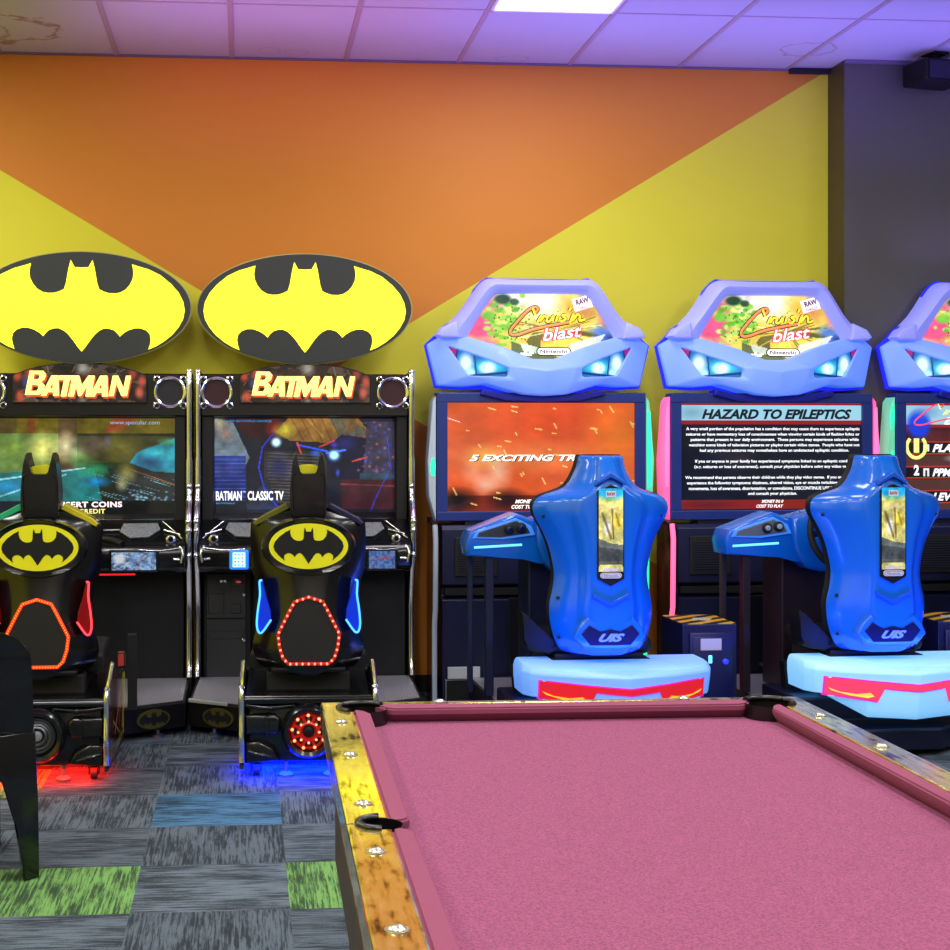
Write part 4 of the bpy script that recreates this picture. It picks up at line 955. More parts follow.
    for s in (1, -1):
        n = len(vs); vs += [P3((o[0], o[1], .09), s) for o in O] + [P3(o, s) for o in O] + [P3(m, s) for m in M_] + [P3(i, s) for i in I] + [P3((i[0], i[1], .02), s) for i in I]
        k = len(O)
        for r in range(4):
            for i in range(k - 1): fs.append((n + r * k + i, n + r * k + i + 1, n + (r + 1) * k + i + 1, n + (r + 1) * k + i))
    mq.add(vs, fs); bmesh.ops.remove_doubles(mq.b, verts=mq.b.verts, dist=1e-5)
    mo = mq.done('marquee', ROOFM, t, 'a', label='lavender lit windscreen surround')
    md = mo.modifiers.new('soft', 'SUBSURF'); md.levels = 1; md.render_levels = 1
    for e in mo.data.edges: pass
    # mirrors at the roof base
    for s in (1, -1):
        q = [q2(84, 322), q2(98, 328), q2(104, 336), q2(100, 339), q2(82, 339)]
        q = [(s * a, c) for a, c in q]
        B().prism(q if s > 0 else q[::-1], -.055, .05, .014, seg=3).done('marquee_cheek', ROOFM, mo, 'a')
    F = dict(a0=(0, 360, -.10), a1=(11, 360, -.10), a2=(40, 348, -.08), a3=(72, 338, -.03), a4=(98, 336.5, .0), a5=(112, 345, .04), a6=(102, 386, .02), a7=(77, 387, -.03), a8=(56, 385, -.07), a9=(21, 395, -.13), a10=(0, 396.5, -.14),
             m0=(0, 372, -.18), m1=(31, 367, -.155), ha=(36, 370, -.13), hb=(37, 378, -.125), hc=(73, 376.5, -.075), hd=(92, 347, -.015), he=(57, 360, -.085), m2=(26, 384, -.15), m3=(62, 379.5, -.085))
    FF = ['a0 a1 m1 m0', 'a1 a2 he ha m1', 'a2 a3 hd he', 'a3 a4 hd', 'a4 a5 hd', 'hd a5 a6 hc', 'hc a6 a7', 'hc a7 a8 m3', 'hb hc m3', 'hb m3 a8 m2', 'm1 ha hb m2', 'm0 m1 m2 a10', 'm2 a9 a10', 'm2 a8 a9']
    bord = 'a0 a1 a2 a3 a4 a5 a6 a7 a8 a9 a10'.split()
    g = B()
    for s in (1, -1):
        ks = list(F); vv = [P3(F[k_], s) for k_ in ks] + [P3((F[k_][0], F[k_][1], .09), s) for k_ in bord]
        ix = {k_: i for i, k_ in enumerate(ks)}; ff = [tuple(ix[w] for w in f.split()) for f in FF]
        nb = len(ks)
        for i in range(len(bord) - 1): ff.append((ix[bord[i]], ix[bord[i + 1]], nb + i + 1, nb + i))
        # recess walls of the lamp opening
        lamp = ['ha', 'he', 'hd', 'hc', 'hb']; rc = []
        n2 = len(vv); vv += [(P3(F[k_], s)[0], P3(F[k_], s)[1] + .03, P3(F[k_], s)[2]) for k_ in lamp]
        for i in range(5): ff.append((ix[lamp[i]], ix[lamp[(i + 1) % 5]], n2 + (i + 1) % 5, n2 + i))
        g.add(vv, ff)
    bmesh.ops.remove_doubles(g.b, verts=g.b.verts, dist=1e-4)
    fo = g.done('marquee_fascia', FASC, mo, label='sky blue lit car nose moulding')
    md = fo.modifiers.new('bev', 'BEVEL'); md.width = .010; md.segments = 3; md.limit_method = 'ANGLE'; md.angle_limit = .12
    for p_ in fo.data.polygons: p_.use_smooth = True
    # deep blue back edge of the mouldings
    eo = [q2(0, 278), q2(42, 278), q2(51, 276.5), q2(57, 280.5), (q2(64.5, 289)), q2(75.5, 315), q2(96, 326.5), q2(104, 336), q2(113.5, 345), q2(103.5, 388), q2(78, 390), q2(56, 388.5), q2(22, 398.5), q2(0, 399)]
    B().prism(mirror(eo), .055, .085, .004).done('marquee_back', EDGE, mo, label='deep blue lit back edge')
    g = B().prism(mirror([q2(0, 398), q2(30, 397), q2(60, 390), q2(62, 395), q2(36, 401), q2(0, 402)]), -.08, .03, .004); g.done('marquee_neck', mat('deep_blue_plastic', (14, 16, 110), .35, emit=(10, 10, 160), es=.3), mo)
    # windscreen art
    x0, x1, z1, z0 = -73 * HX, 73 * HX, q2(0, 293)[1], q2(0, 361)[1]
    p = Paint(190, 84); marquee_art(p)
    ins = mirror([q2(0, 292), q2(48, 292), q2(56, 296), q2(70, 318), q2(78, 339), q2(72, 339.5), q2(40, 350), q2(12, 361), q2(0, 361)])
    art = p.mesh('marquee_art', x0, x1, z0, z1, -.012, lit_picture('lit_marquee_print', P['mq']), mo, inside=ins)
    X = lambda u: x0 + (x1 - x0) * u; Z = lambda v: z1 - (z1 - z0) * v
    DK = mat('olive_logo_outline', (70, 58, 24), .5)
    stroke_logo(art, lambda a: X(.275 + .60 * a), lambda c: Z(.16 + .50 * c), -.0150, .0115, DK, DK)
    stroke_logo(art, lambda a: X(.275 + .60 * a), lambda c: Z(.16 + .50 * c), -.0195, .0065, glow('lit_orange_stroke', (240, 130, 70), 1.0), glow('lit_gold_stroke', (240, 206, 40), 1.0))
    text('marquee_text', 'blast', X(.50), X(.79), Z(.69), Z(.49), -.0185, glow('pink_red_outline', (206, 60, 70), .9), art, shear=.3, bold=.07, rot=.12)
    text('marquee_text', 'blast', X(.51), X(.78), Z(.68), Z(.50), -.0205, glow('white_lit_text', (250, 246, 246), 1.1), art, shear=.3, bold=.01, rot=.12)
    pc = [(X(.555) , Z(.88))]
    pill = lambda a, b, c, d, r=.5: [(a + (d - c) * r * (1 - math.cos(k)), (c + d) / 2 + (d - c) * r * math.sin(k)) for k in [PI * i / 8 - PI / 2 for i in range(9)]] + [(b - (d - c) * r * (1 - math.cos(k)), (c + d) / 2 - (d - c) * r * math.sin(k)) for k in [PI * i / 8 - PI / 2 for i in range(9)]]
    B().prism(pill(X(.47), X(.71), Z(.925), Z(.80)), -.0150, -.0135).done('pill_outline', mat('dark_logo_ink', (30, 24, 24), .5), art)
    B().prism(pill(X(.478), X(.702), Z(.91), Z(.815)), -.0165, -.0152).done('pill_fill', glow('white_lit_print', (244, 240, 230), .95), art)
    text('marquee_text', 'Nintendo', X(.497), X(.683), Z(.89), Z(.833), -.0175, mat('dark_logo_ink', (30, 24, 24), .5), art, bold=.02)
    text('marquee_text', 'after', X(.355), X(.455), Z(.93), Z(.86), -.0165, glow('white_lit_print', (244, 240, 230), .95), art, shear=.3, bold=.03)
    bd = B().box(-.05, .05, -.0165, -.0145, -.034, .034, .001)
    for v in bd.b.verts:
        a, c = v.co.x, v.co.z; v.co.x = X(.785) + a * .95 - c * .28; v.co.z = Z(.15) + c * .95 + a * .28
    bd.done('logo_badge', glow('pale_badge_print', (232, 222, 230), .9), art)
    text('marquee_text', 'RAW', X(.74), X(.83), Z(.16), Z(.08), -.0180, mat('plum_ink', (120, 70, 90), .5), art, bold=.04, rot=.28)
    text('marquee_text', 'THRILLS', X(.75), X(.835), Z(.235), Z(.19), -.0180, mat('plum_ink', (120, 70, 90), .5), art, rot=.28)
    # head lamps
    for s in (1, -1):
        lp = [F[k_] for k_ in ('ha', 'he', 'hd', 'hc', 'hb')]
        p = Paint(70, 44, (20, 110, 190))
        # u runs from inner to outer end
        p.blob(.32, .68, .36, .32, (60, 210, 240), 1, .6).blob(.34, .7, .17, .24, (235, 255, 255), 1, .5).blob(.70, .55, .16, .40, (225, 252, 255), 1, .6).blob(.62, .85, .12, .2, (190, 245, 255), 1, .6)
        p.path([(.2 + .2 * math.cos(k), .7 + .26 * math.sin(k)) for k in np.linspace(2.2, 6.6, 14)], .02, (60, 190, 235), .35).line((.56, .3), (.52, 1), .03, (20, 70, 150)).line((0, .85), (1, 1), .05, (10, 50, 130))
        p.blob(.93, .12, .11, .24, (170, 20, 110), 1, .4).line((.82, .0), (.88, .5), .03, (30, 20, 140)).rect(0, 0, 1, .08, (10, 40, 150), .5)
        if s < 0: p.A = p.A[:, ::-1]
        xs0, xs1 = 36 * HX, 92 * HX
        a, c = (xs0, xs1) if s > 0 else (-xs1, -xs0)
        ins = [(s * q2(v[0], v[1])[0], q2(v[0], v[1])[1]) for v in lp]
        yf = lambda XX, ZZ: -.145 + .03 + (np.abs(XX) / HX - 36) / 56 * .105 + .006
        p.mesh('head_lamp', a, c, q2(0, 378.5)[1], q2(0, 346)[1], 0, lit_picture('lit_lamp_picture', 1.15), mo, inside=ins, yf=yf)
    # glow of the moulding lamps onto the ceiling
    ld = bpy.data.lights.new('marquee_lamp', 'AREA'); ld.shape = 'RECTANGLE'; ld.size = .9; ld.size_y = .12; ld.energy = MQP; ld.color = (.30, .20, 1.0); ld.spread = 2.0
    lo = bpy.data.objects.new('marquee_lamp', ld); COL.objects.link(lo); lo.parent = mo; lo.location = (0, .0, 2.215); lo.rotation_euler = (PI - .0, 0, 0)
    # ---------- dashboard arm with steering wheel
    VD, HD = .00466, .00475            # metres per pixel at the dashboard
    def d2(px, py): return ((px - 571) * HD, CH + (PY - py) * VD)
    yd = -.70
    arm = [d2(464, 543), d2(468, 531), d2(514, 513.5), d2(531, 520), d2(541, 530), d2(600, 540), d2(600, 565), d2(560, 568), d2(547, 566), d2(538, 561), d2(521, 559.5), d2(466, 556)]
    da = B().prism(arm, yd - .02, yd + .16, .014, seg=3).done('dashboard', BLU, t, 'a')
    top = [d2(470, 538), d2(474, 531), d2(513, 518), d2(528, 526), d2(532, 535), d2(500, 539)]
    B().prism(top, yd - .030, yd - .015, .004).done('panel_frame', glow('pale_blue_trim', (60, 130, 225), .5), da)
    ins = [d2(474, 536.5), d2(476, 532), d2(513, 520.5), d2(524, 527.5), d2(527, 533), d2(498, 537)]
    B().prism(ins, yd - .034, yd - .025, .002).done('panel_insert', DGREY if not P['pink'] else mat('grey_panel_insert', (96, 104, 116), .35), da)
    for (a, c) in ((505.5, 529), (517.5, 527.5)):
        x, z = d2(a, c); B().lathe([(.024, yd - .033), (.024, yd - .044), (.018, yd - .050)], (x, 0, z), 'y', 20).lathe([(.013, yd - .046), (.013, yd - .056), (.009, yd - .058)], (x, 0, z), 'y', 16, mi=1).done('push_button', [MATTE, P['btn']], da, 'a')
    g = B().tube([(d2(471.5, 547)[0], yd - .020, d2(0, 547.3)[1]), (d2(519, 544)[0], yd - .020, d2(0, 544.8)[1])], .0055, 8, flat=.8); g.done('dash_light', glow('cyan_dash_light', (110, 220, 250), 1.1), da)
    lw = [d2(531, 519), d2(541, 517), d2(560, 512), d2(600, 512), d2(600, 575), d2(560, 574), d2(546, 570), d2(538, 560), d2(533, 546)]
    B().prism(lw, yd - .05, yd + .14, .02, seg=3).done('dash_cowl', BLU, da, 'a')
    sw = B(); cx, cz = .02, .92
    sw.tube([(cx + .17 * math.cos(k), yd - .16 + .05 * math.sin(k), cz + .165 * math.sin(k)) for k in [2 * PI * i / 40 for i in range(40)]], .016, 10, closed=True)
    sw.tube([(cx - .16, yd - .155, cz), (cx, yd - .11, cz)], .014).tube([(cx + .16, yd - .155, cz), (cx, yd - .11, cz)], .014).tube([(cx, yd - .19, cz - .15), (cx, yd - .11, cz)], .014).tube([(cx, yd - .13, cz), (cx, yd, cz - .01)], .03)
    sw.done('steering_wheel', MATTE, t, 'a')
    B().box(d2(484, 0)[0], d2(492, 0)[0], yd, yd + .05, .16, .82, .004).box(d2(470, 0)[0], d2(475, 0)[0], yd + .10, yd + .14, .16, .82, .004).box(-.20, .2, yd + .06, yd + .3, .16, .80, .01).done('dashboard_post', NAVY if not P['pink'] else mat('dark_brown_post', (34, 22, 36), .4), t)
    # ---------- platform, tread plate, pedals
    pf = B().box(-.39, .39, -1.30, -.08, .03, .15, .006).done('platform', NAVYD, t)
    B().box(-.38, .38, -1.2, -.14, .150, .1525).done('tread_plate', TREAD, pf)
    g = B().slab([(-.12, -.30), (-.03, -.30), (-.03, -.16), (-.12, -.16)], .20, .215, .003).slab([(.05, -.30), (.13, -.30), (.13, -.16), (.05, -.16)], .20, .215, .003); g.box(-.08, -.07, -.24, -.2, .15, .2).box(.085, .095, -.24, -.2, .15, .2); g.done('pedal_set', STEEL, pf)
    g = B().prism([(-.34, .155), (-.16, .155), (-.26, .36), (-.36, .36)], -1.05, -1.0, .004); g.done('seat_bracket', SATIN, pf)
    # ---------- seat: blue outer shell, black bucket inside
    VS, HS = .00435, .0044
    z_ = lambda py: CH + (PY - py) * VS
    y0 = -1.20
    rr = [(455.5, 20), (457, 22.6), (466, 24.6), (474, 28), (482, 32.5), (488, 39), (492, 50), (495.5, 60), (500, 66), (507, 68.5), (516, 66.5), (527, 60.5), (541, 54), (557, 49.5), (573, 47), (588, 48.5), (602, 51.5), (616, 51.5), (630, 49), (642, 45), (649, 40), (652, 33)]
    rows = [(z_(a), w * HS, y0) for a, w in rr]
    def bulge(u, tt):
        e = math.sin(min(1, max(0, tt) * 3.0 + .25) * PI / 2) * (1 if tt < .9 else 1 - (tt - .9) * 4)
        s_ = lambda a, b_, x: max(0, min(1, (x - a) / (b_ - a)))
        rid = 1 - s_(.30, .44, abs(u)) if tt < .22 else 1 - s_(.40, .62, abs(u))
        rid = rid * rid * (3 - 2 * rid)
        return e * (.125 * (1 - abs(u) ** 3.4) + .035 * rid)
    st = shell(rows, bulge, .05, 48, 'seat', BLU, t, 3)
    rows2 = [(z_(a - 1), (w + .8) * HS, y0 + .045) for a, w in rr]
    shell(rows2, lambda u, tt: .02 * (1 - abs(u) ** 8), .05, 32, 'seat_inner_bucket', SATIN, st, 2)
    yr = y0 - .160
    def chev(name, pts, yy, m, d=.02, bev=.004): return B().prism([(a * HS, z_(b_)) for a, b_ in pts], yy, yy + d + .05, bev).done(name, m, st)
    DBL = mat('blue_gloss_recess', (6, 86, 200), .3, coat=.5)
    g = B()
    def band(pts_top, w_):    # raised chevron band
        up = [(a * HS, z_(b_)) for a, b_ in pts_top]; lo = [(a * HS, z_(b_ + w_)) for a, b_ in pts_top[::-1]]
        g.prism(up + lo, yr - .010, yr + .04, .004)
    for q_, w_ in (([(-14, 480), (0, 471), (14, 480)], 4), ([(-18, 589), (0, 599), (18, 589)], 4)):
        g = B(); band(q_, w_); g.done('raised_chevron', DBL, st)
    g = B().prism([(a * HS, z_(b_)) for a, b_ in mirror([(0, 619), (9, 622), (22, 612), (31, 622), (35, 632), (26, 643), (0, 644)])], yr + .000, yr + .07, .010, seg=3); g.done('emblem_surround', BLU, st, 'a')
    em = B().prism([(a * HS, z_(b_)) for a, b_ in mirror([(0, 624), (10, 627), (21, 620), (29, 629), (20, 640), (0, 640)])], yr - .004, yr + .05, .002).done('emblem_plate', mat('black_emblem_plate', (10, 14, 50), .3), st)
    text('emblem_text', 'UIS', -12 * HS, 14 * HS, z_(636.5), z_(628.5), yr - .0055, mat('silver_blue_letter', (110, 140, 230), .3, emit=(90, 110, 220), es=.5), em, shear=.5, bold=.05)
    # hexagonal ended sticker
    lab = mirror([(0, 483), (13.2, 489), (13.2, 497), (12.5, 499), (13.2, 501), (13.2, 575), (0, 582)])
    lb = B().prism([(a * HS, z_(b_)) for a, b_ in lab], yr - .008, yr + .03, .002).done('seat_sticker', mat('black_sticker', (20, 24, 30), .25), st)
    p = Paint(30, 96, (222, 214, 120))
    p.blob(.5, .02, .8, .14, (30, 170, 226), 1, .4).blob(.45, .12, .4, .05, (130, 214, 110), .8).blob(.5, .23, .35, .06, (240, 214, 150), .9).blob(.75, .4, .3, .14, (236, 206, 50), .9).blob(.35, .47, .16, .12, (250, 250, 246), 1, .5).blob(.2, .35, .16, .1, (120, 120, 60), .8)
    p.line((.15, .3), (.5, .6), .02, (110, 96, 60), .8).line((.55, .25), (.6, .6), .015, (120, 96, 50), .8).line((.7, .3), (.85, .45), .015, (180, 150, 50)).poly([(0, .60), (.5, .66), (1, .68), (1, .88), (0, .88)], (104, 112, 100)).poly([(0, .7), (1, .74), (1, .92), (0, .92)], (60, 66, 66), .8).noise(.35, 4, 14)
    p.mesh('sticker_print', -12 * HS, 12 * HS, z_(568), z_(487), yr - .0095, picmat('glossy_print', .25), lb)
    bpy.data.materials['glossy_print'].node_tree.links.new(bpy.data.materials['glossy_print'].node_tree.nodes['Color Attribute'].outputs[0] if 'Color Attribute' in bpy.data.materials['glossy_print'].node_tree.nodes else bpy.data.materials['glossy_print'].node_tree.nodes[-1].outputs[0], bpy.data.materials['glossy_print'].node_tree.nodes['Principled BSDF'].inputs['Base Color'])
    B().box(-5 * HS, 5 * HS, yr - .0108, yr - .0098, z_(495.5), z_(489.5)).done('sticker_logo', mat('white_print', (226, 222, 224), .4), lb)
    text('sticker_text', 'RAW', -4 * HS, 4 * HS, z_(494), z_(490.8), yr - .0115, mat('plum_ink', (120, 70, 90), .5), lb, bold=.04)
    WP = mat('white_print', (226, 222, 224), .4); KP = mat('dark_logo_ink', (30, 24, 24), .5)
    B().prism(pill(-10.5 * HS, 10.5 * HS, z_(574.5), z_(569)), yr - .011, yr - .009).done('pill_fill', WP, lb)
    B().prism(pill(-9.5 * HS, 9.5 * HS, z_(573.6), z_(569.9)), yr - .0118, yr - .0105).done('pill_line', KP, lb)
    B().prism(pill(-9.0 * HS, 9.0 * HS, z_(573.2), z_(570.3)), yr - .0126, yr - .0112).done('pill_fill', WP, lb)
    text('sticker_text', 'Nintendo', -7 * HS, 7 * HS, z_(572.8), z_(570.7), yr - .0132, KP, lb)
    text('sticker_text', 'blast', -8 * HS, 8 * HS, z_(567.3), z_(564), yr - .011, WP, lb, shear=.3, bold=.06)
    for (a, c) in ((-12, 562), (12, 562)): B().ball((a * HS, yr - .008, z_(c)), .0045, n=8).done('screw', MATTE, st, 'a')
    for (a, c) in ((-62, 515), (-47, 596), (-46, 635), (-24, 484), (60, 515)): B().ball((a * HS * .97, y0 - .045, z_(c)), .008, n=8).done('screw', MATTE, st, 'a')
    bol = cat([(-.345, z_(612)), (-.30, z_(618)), (-.26, z_(630)), (-.19, z_(640)), (-.19, z_(652)), (-.31, z_(650)), (-.335, z_(634))], 3)
    B().prism(bol[:-1], y0 + .02, y0 + .14, .02, seg=3).done('seat_bolster', SATIN, st, 'a')
    B().box(-.24, .24, y0 + .02, y0 + .45, .42, .50, .03, seg=3).box(-.20, .20, y0 + .02, y0 + .40, .38, .43, .01).done('seat_cushion', SATIN, st, 'a')
    B().box(-.22, .22, -1.22, -.80, .15, .41, .01).done('seat_pedestal', MATTE, t)
    # ---------- lit rear bumper
    zc = .385; BX = .048
    bp = B()
    U = [(0, -1.52), (.20, -1.455), (.34, -1.385), (.39, -1.345), (.415, -1.29), (.415, -1.10), (0, -1.10)]
    lv = [(.418, .965, .06), (.408, .985, .02), (zc, 1.0, 0), (.35, 1.0, .008), (.28, .985, .018), (.22, .965, .03), (.185, .94, .045)]
    full = lambda sc_, dy: [(a * sc_, b_ + dy) for a, b_ in U[:6]] + [(-a * sc_, b_ + dy) for a, b_ in U[:6][::-1] if a > 0]
    rings = []
    for z, sc_, dy in lv:
        L_ = full(sc_, dy); ring = []
        for (a, b_) in L_:
            zz = z
            if z < .27: zz = z + (.0 if abs(a) < .22 else .03 + .10 * min(1, (abs(a) - .22) / .2))
            if z > .39: zz = z - .012 * max(0, 1 - abs(a) / .2) * 1.5
            ring.append(bp.b.verts.new((a, min(b_, -1.10), zz)))
        rings.append(ring)
    for A, C in zip(rings, rings[1:]):
        n = len(A)
        for i in range(n): bp.b.faces.new((A[i], A[(i + 1) % n], C[(i + 1) % n], C[i]))
    bp.b.faces.new(rings[0]); bp.b.faces.new(rings[-1][::-1])
    bo = bp.done('bumper', P['bump'], t, 'a', label='lit translucent rear bumper'); bo.location = (BX, 0, -.012)
    md = bo.modifiers.new('bev', 'BEVEL'); md.width = .008; md.segments = 2; md.limit_method = 'ANGLE'; md.angle_limit = .3
    # tail lights: a shallow V bar ending in two larger lamps, following the bumper face
    def fy(x, z): # y of bumper face
        ax_ = abs(x); ys = np.interp(ax_, [0, .20, .34, .39, .415], [-1.52, -1.455, -1.385, -1.345, -1.29]); return float(ys) + np.interp(z, [.22, .28, .35, .385], [.03, .018, .008, 0])
    def strip(outline_top, outline_bot, off, name, m, par):
        g = B(); n = len(outline_top); vs = []
        for (x, z) in outline_top: vs.append((x, fy(x, z) - off, z))
        for (x, z) in outline_bot: vs.append((x, fy(x, z) - off, z))
        for (x, z) in outline_top: vs.append((x, fy(x, z) + .02, z))
        for (x, z) in outline_bot: vs.append((x, fy(x, z) + .02, z))
        fs = [(i, i + 1, n + i + 1, n + i) for i in range(n - 1)] + [(i, i + 1, 2 * n + i + 1, 2 * n + i) for i in range(n - 1)] + [(n + i, n + i + 1, 3 * n + i + 1, 3 * n + i) for i in range(n - 1)] + [(0, n, 3 * n, 2 * n), (n - 1, 2 * n - 1, 4 * n - 1, 3 * n - 1)]
        g.add(vs, fs); return g.done(name, m, par)
    def sym(h): return [(-a, b_) for a, b_ in h[::-1] if a > 0] + h
    tp = sym([(0, .335), (.08, .339), (.14, .343), (.152, .343), (.20, .347), (.30, .353), (.36, .355)]); bt = sym([(0, .312), (.08, .316), (.136, .321), (.160, .262), (.20, .268), (.30, .278), (.36, .282)])
    strip([(a, b_ + .006) for a, b_ in tp[:]], [(a, b_ - .006) for a, b_ in bt], .003, 'tail_light_bezel', glow('magenta_lit_edge', P['tedge'], 1.0), bo)
    strip([(a * .985, b_) for a, b_ in tp], [(a * .985, b_) for a, b_ in bt], .006, 'tail_light', P['tail'], bo)
    for s in (-1, 1):
        pts = [(.19, .298), (.24, .290), (.30, .296), (.345, .312), (.33, .300), (.27, .284), (.20, .276), (.175, .284)]
        pts = [(s * a, b_) for a, b_ in pts]
        g = B(); vs = [(x, fy(x, z) - .009, z) for x, z in pts] + [(x, fy(x, z) - .003, z) for x, z in pts]; n = len(pts)
        g.add(vs, [tuple(range(n)), tuple(range(2 * n - 1, n - 1, -1))] + [(i, (i + 1) % n, n + (i + 1) % n, n + i) for i in range(n)])
        g.done('tail_light_flash', P['flash'], bo)
    pl = B().slab([(-.085, -1.385), (-.055, -1.435), (.075, -1.435), (.065, -1.385)], .385, .4035); pl.done('plate', mat('pale_blue_plate', (110, 150, 220), .3, emit=(90, 150, 230), es=.6), bo)
    tx = text('plate_text', 'UIS', -.05, .05, -.014, .014, 0, mat('deep_blue_letter', (24, 40, 130), .4), bo, shear=.4, bold=.05)
    co = np.empty(len(tx.data.vertices) * 3); tx.data.vertices.foreach_get('co', co); co = co.reshape(-1, 3)
    tx.data.vertices.foreach_set('co', np.stack([co[:, 0], -1.410 + co[:, 2], np.full(len(co), .4045)], 1).ravel())
    B().slab([(-.40, -1.28), (.40, -1.28), (.40, -.9), (-.40, -.9)], .03, .24, .01).slab([(-.2, -1.40), (.2, -1.40), (.38, -1.26), (-.38, -1.26)], .03, .12, .01).done('rear_base', mat('dark_navy_base', (8, 10, 40), .35), t)
    g = B()
    ld = bpy.data.lights.new('bumper_lamp', 'AREA'); ld.shape = 'RECTANGLE'; ld.size = .6; ld.size_y = .06; ld.energy = BLP; ld.color = (.02, .06, 1.0)
    lo = bpy.data.objects.new('bumper_lamp', ld); COL.objects.link(lo); lo.parent = bo; lo.location = (0, -1.47, .42); lo.rotation_euler = (PI - .45, 0, 0)
    for a in (-.33, .33):
        g.lathe([(.028, 0), (.028, .012), (.010, .02), (.010, .035)], (a, -1.2, 0), 'z', 14)
        g.lathe([(.028, 0), (.028, .012), (.010, .02), (.010, .035)], (a, -.3, 0), 'z', 14)
    g.done('foot', STEEL, t, 'a')
    return t
BUMP1 = mat('lit_blue_moulding', (150, 190, 240), .4, emit=(66, 140, 255), es=.62, bump=.04, bscale=50)
GW = mat('faint_glow_white_wing', (186, 200, 214), .35, emit=(70, 90, 130), es=.25); GG = glow('green_wing_light', (40, 235, 170), 1.2); GG2 = mat('green_tinted_wing', (130, 214, 180), .35, emit=(60, 190, 130), es=.55)  # white wing has a faint bluish glow put into its material
PK = mat('pink_wing', (236, 120, 170), .35, emit=(250, 70, 150), es=.85); PKL = glow('pink_wing_light', (255, 110, 170), 1.1)
GREYS = mat('grey_edge_strip', (170, 182, 200), .35, emit=(60, 70, 90), es=.2); PNEON = glow('pink_neon_strip', (255, 92, 140), 1.5); GNEON = glow('green_neon_strip', (40, 230, 140), 1.3)
REDT = mat('red_tail_lamp', (190, 30, 40), .25, emit=(206, 24, 40), es=.8); PINKT = mat('pink_red_tail_lamp', (240, 60, 90), .25, emit=(255, 52, 90), es=1.05)
C0, CP = 1.52, 1.208
blue_machine(C0, dict(label='blue-seated driving machine with an orange sparks screen, nearest the bat-emblem ones', paint=screen_sparks, wl=(GW, GG, [(.62, .82)]), wr=(GG2, GG, [(.1, .95)]), ls=GREYS, rs=GNEON, tag=True, rz=.017, bump=BUMP1, pink=False, mq=1.35,
    btn=mat('dark_blue_button', (10, 20, 90), .2), tail=REDT, flash=glow('yellow_flash_light', (240, 170, 30), 1.0), tedge=(190, 30, 170)))
blue_machine(C0 + CP + .010, dict(rz=.032, label='blue-seated driving machine with an epilepsy warning screen and pink side lights', paint=screen_warning, wl=(PK, PKL, [(.05, .95)]), wr=(PK, PKL, [(.05, .95)]), ls=PNEON, rs=PNEON, tag=False, bump=BUMP, pink=True, mq=2.0,
    btn=mat('white_ringed_button', (150, 170, 190), .2), tail=PINKT, flash=glow('peach_flash_light', (255, 180, 80), 1.1), tedge=(236, 20, 190)))
blue_machine(C0 + 2 * CP + .006, dict(rz=.03, label='blue-seated driving machine cut off by the right edge, showing a player score list', paint=screen_scores, wl=(GG2, GG, [(.55, .95), (.02, .3)]), wr=(GG2, GG, [(.05, .95)]), ls=GREYS, rs=GNEON, tag=False, bump=BUMP, pink=True, mq=1.5,
    btn=mat('dark_blue_button', (10, 20, 90), .2), tail=PINKT, flash=glow('peach_flash_light', (255, 180, 80), 1.1), tedge=(236, 20, 190)))
# ================================================================== hazard-striped payment boxes
def stripes():
    m = bpy.data.materials.new('hazard_stripe_tape'); m.use_nodes = True; nt = m.node_tree; b = nt.nodes['Principled BSDF']; b.inputs['Roughness'].default_value = .4
    tc = nt.nodes.new('ShaderNodeTexCoord'); mp = nt.nodes.new('ShaderNodeMapping'); mp.inputs['Rotation'].default_value = (0, 0, .9); nt.links.new(tc.outputs['Object'], mp.inputs['Vector'])
    wv = nt.nodes.new('ShaderNodeTexWave'); wv.inputs['Scale'].default_value = 3.6; nt.links.new(mp.outputs[0], wv.inputs['Vector'])
    cr = nt.nodes.new('ShaderNodeValToRGB'); cr.color_ramp.interpolation = 'CONSTANT'; cr.color_ramp.elements[0].color = rgb((24, 22, 26)); cr.color_ramp.elements[1].position = .5; cr.color_ramp.elements[1].color = rgb((232, 178, 40))
    nt.links.new(wv.outputs['Fac'], cr.inputs[0]); nt.links.new(cr.outputs[0], b.inputs['Base Color'])
    return m
HAZ = stripes()
for x, lab in ((2.125, 'hazard striped payment box between the first two blue-seated machines'), (2.125 + 1.215, 'hazard striped payment box at the right edge, half hidden by a blue seat')):
    t = empty('payment_box', (x, 6.5, 0), .01, lab, 'payment box', 'hazard striped boxes between the blue machines')
    B().box(-.128, .128, 0, .33, .0, .512, .004).done('housing', mat('box_navy_steel', (16, 18, 66), .4, bump=.1, bscale=300), t)
    B().box(-.126, .126, .002, .328, .512, .5145).done('hazard_top', HAZ, t)
    B().prism([(-.06, 0), (.02, 0), (.05, .0)], 0, .001).b.free()
    g = B().slab([(-.04, .14), (.03, .10), (.07, .17), (-.01, .21)], .5148, .5156); g.done('worn_patch', mat('worn_pale_patch', (200, 198, 186), .5), t)
    d = B().box(-.098, .108, -.014, .0, .10, .475, .012).box(-.085, .095, -.020, -.012, .12, .455, .006).done('door', mat('box_navy_door', (22, 26, 86), .35), t, 'a')
    s_ = B().box(-.05, .048, -.0225, -.019, .395, .448, .001).done('paper_label', mat('lilac_paper_label', (196, 190, 226), .5), d)
    text('label_text', 'CASH OR CARD', -.042, .04, .404, .414, -.0235, mat('grey_ink', (96, 92, 130), .5), s_) if False else None
    B().box(-.014, .004, -.025, -.019, .335, .372, .003).done('slot_light', glow('cyan_slot_light', (110, 220, 250), 1.2), d)
    B().lathe([(.013, -.019), (.013, -.03), (.008, -.034)], (.066, 0, .343), 'y', 18).done('lit_button', glow('blue_button_light', (40, 60, 250), .9), d, 'a')
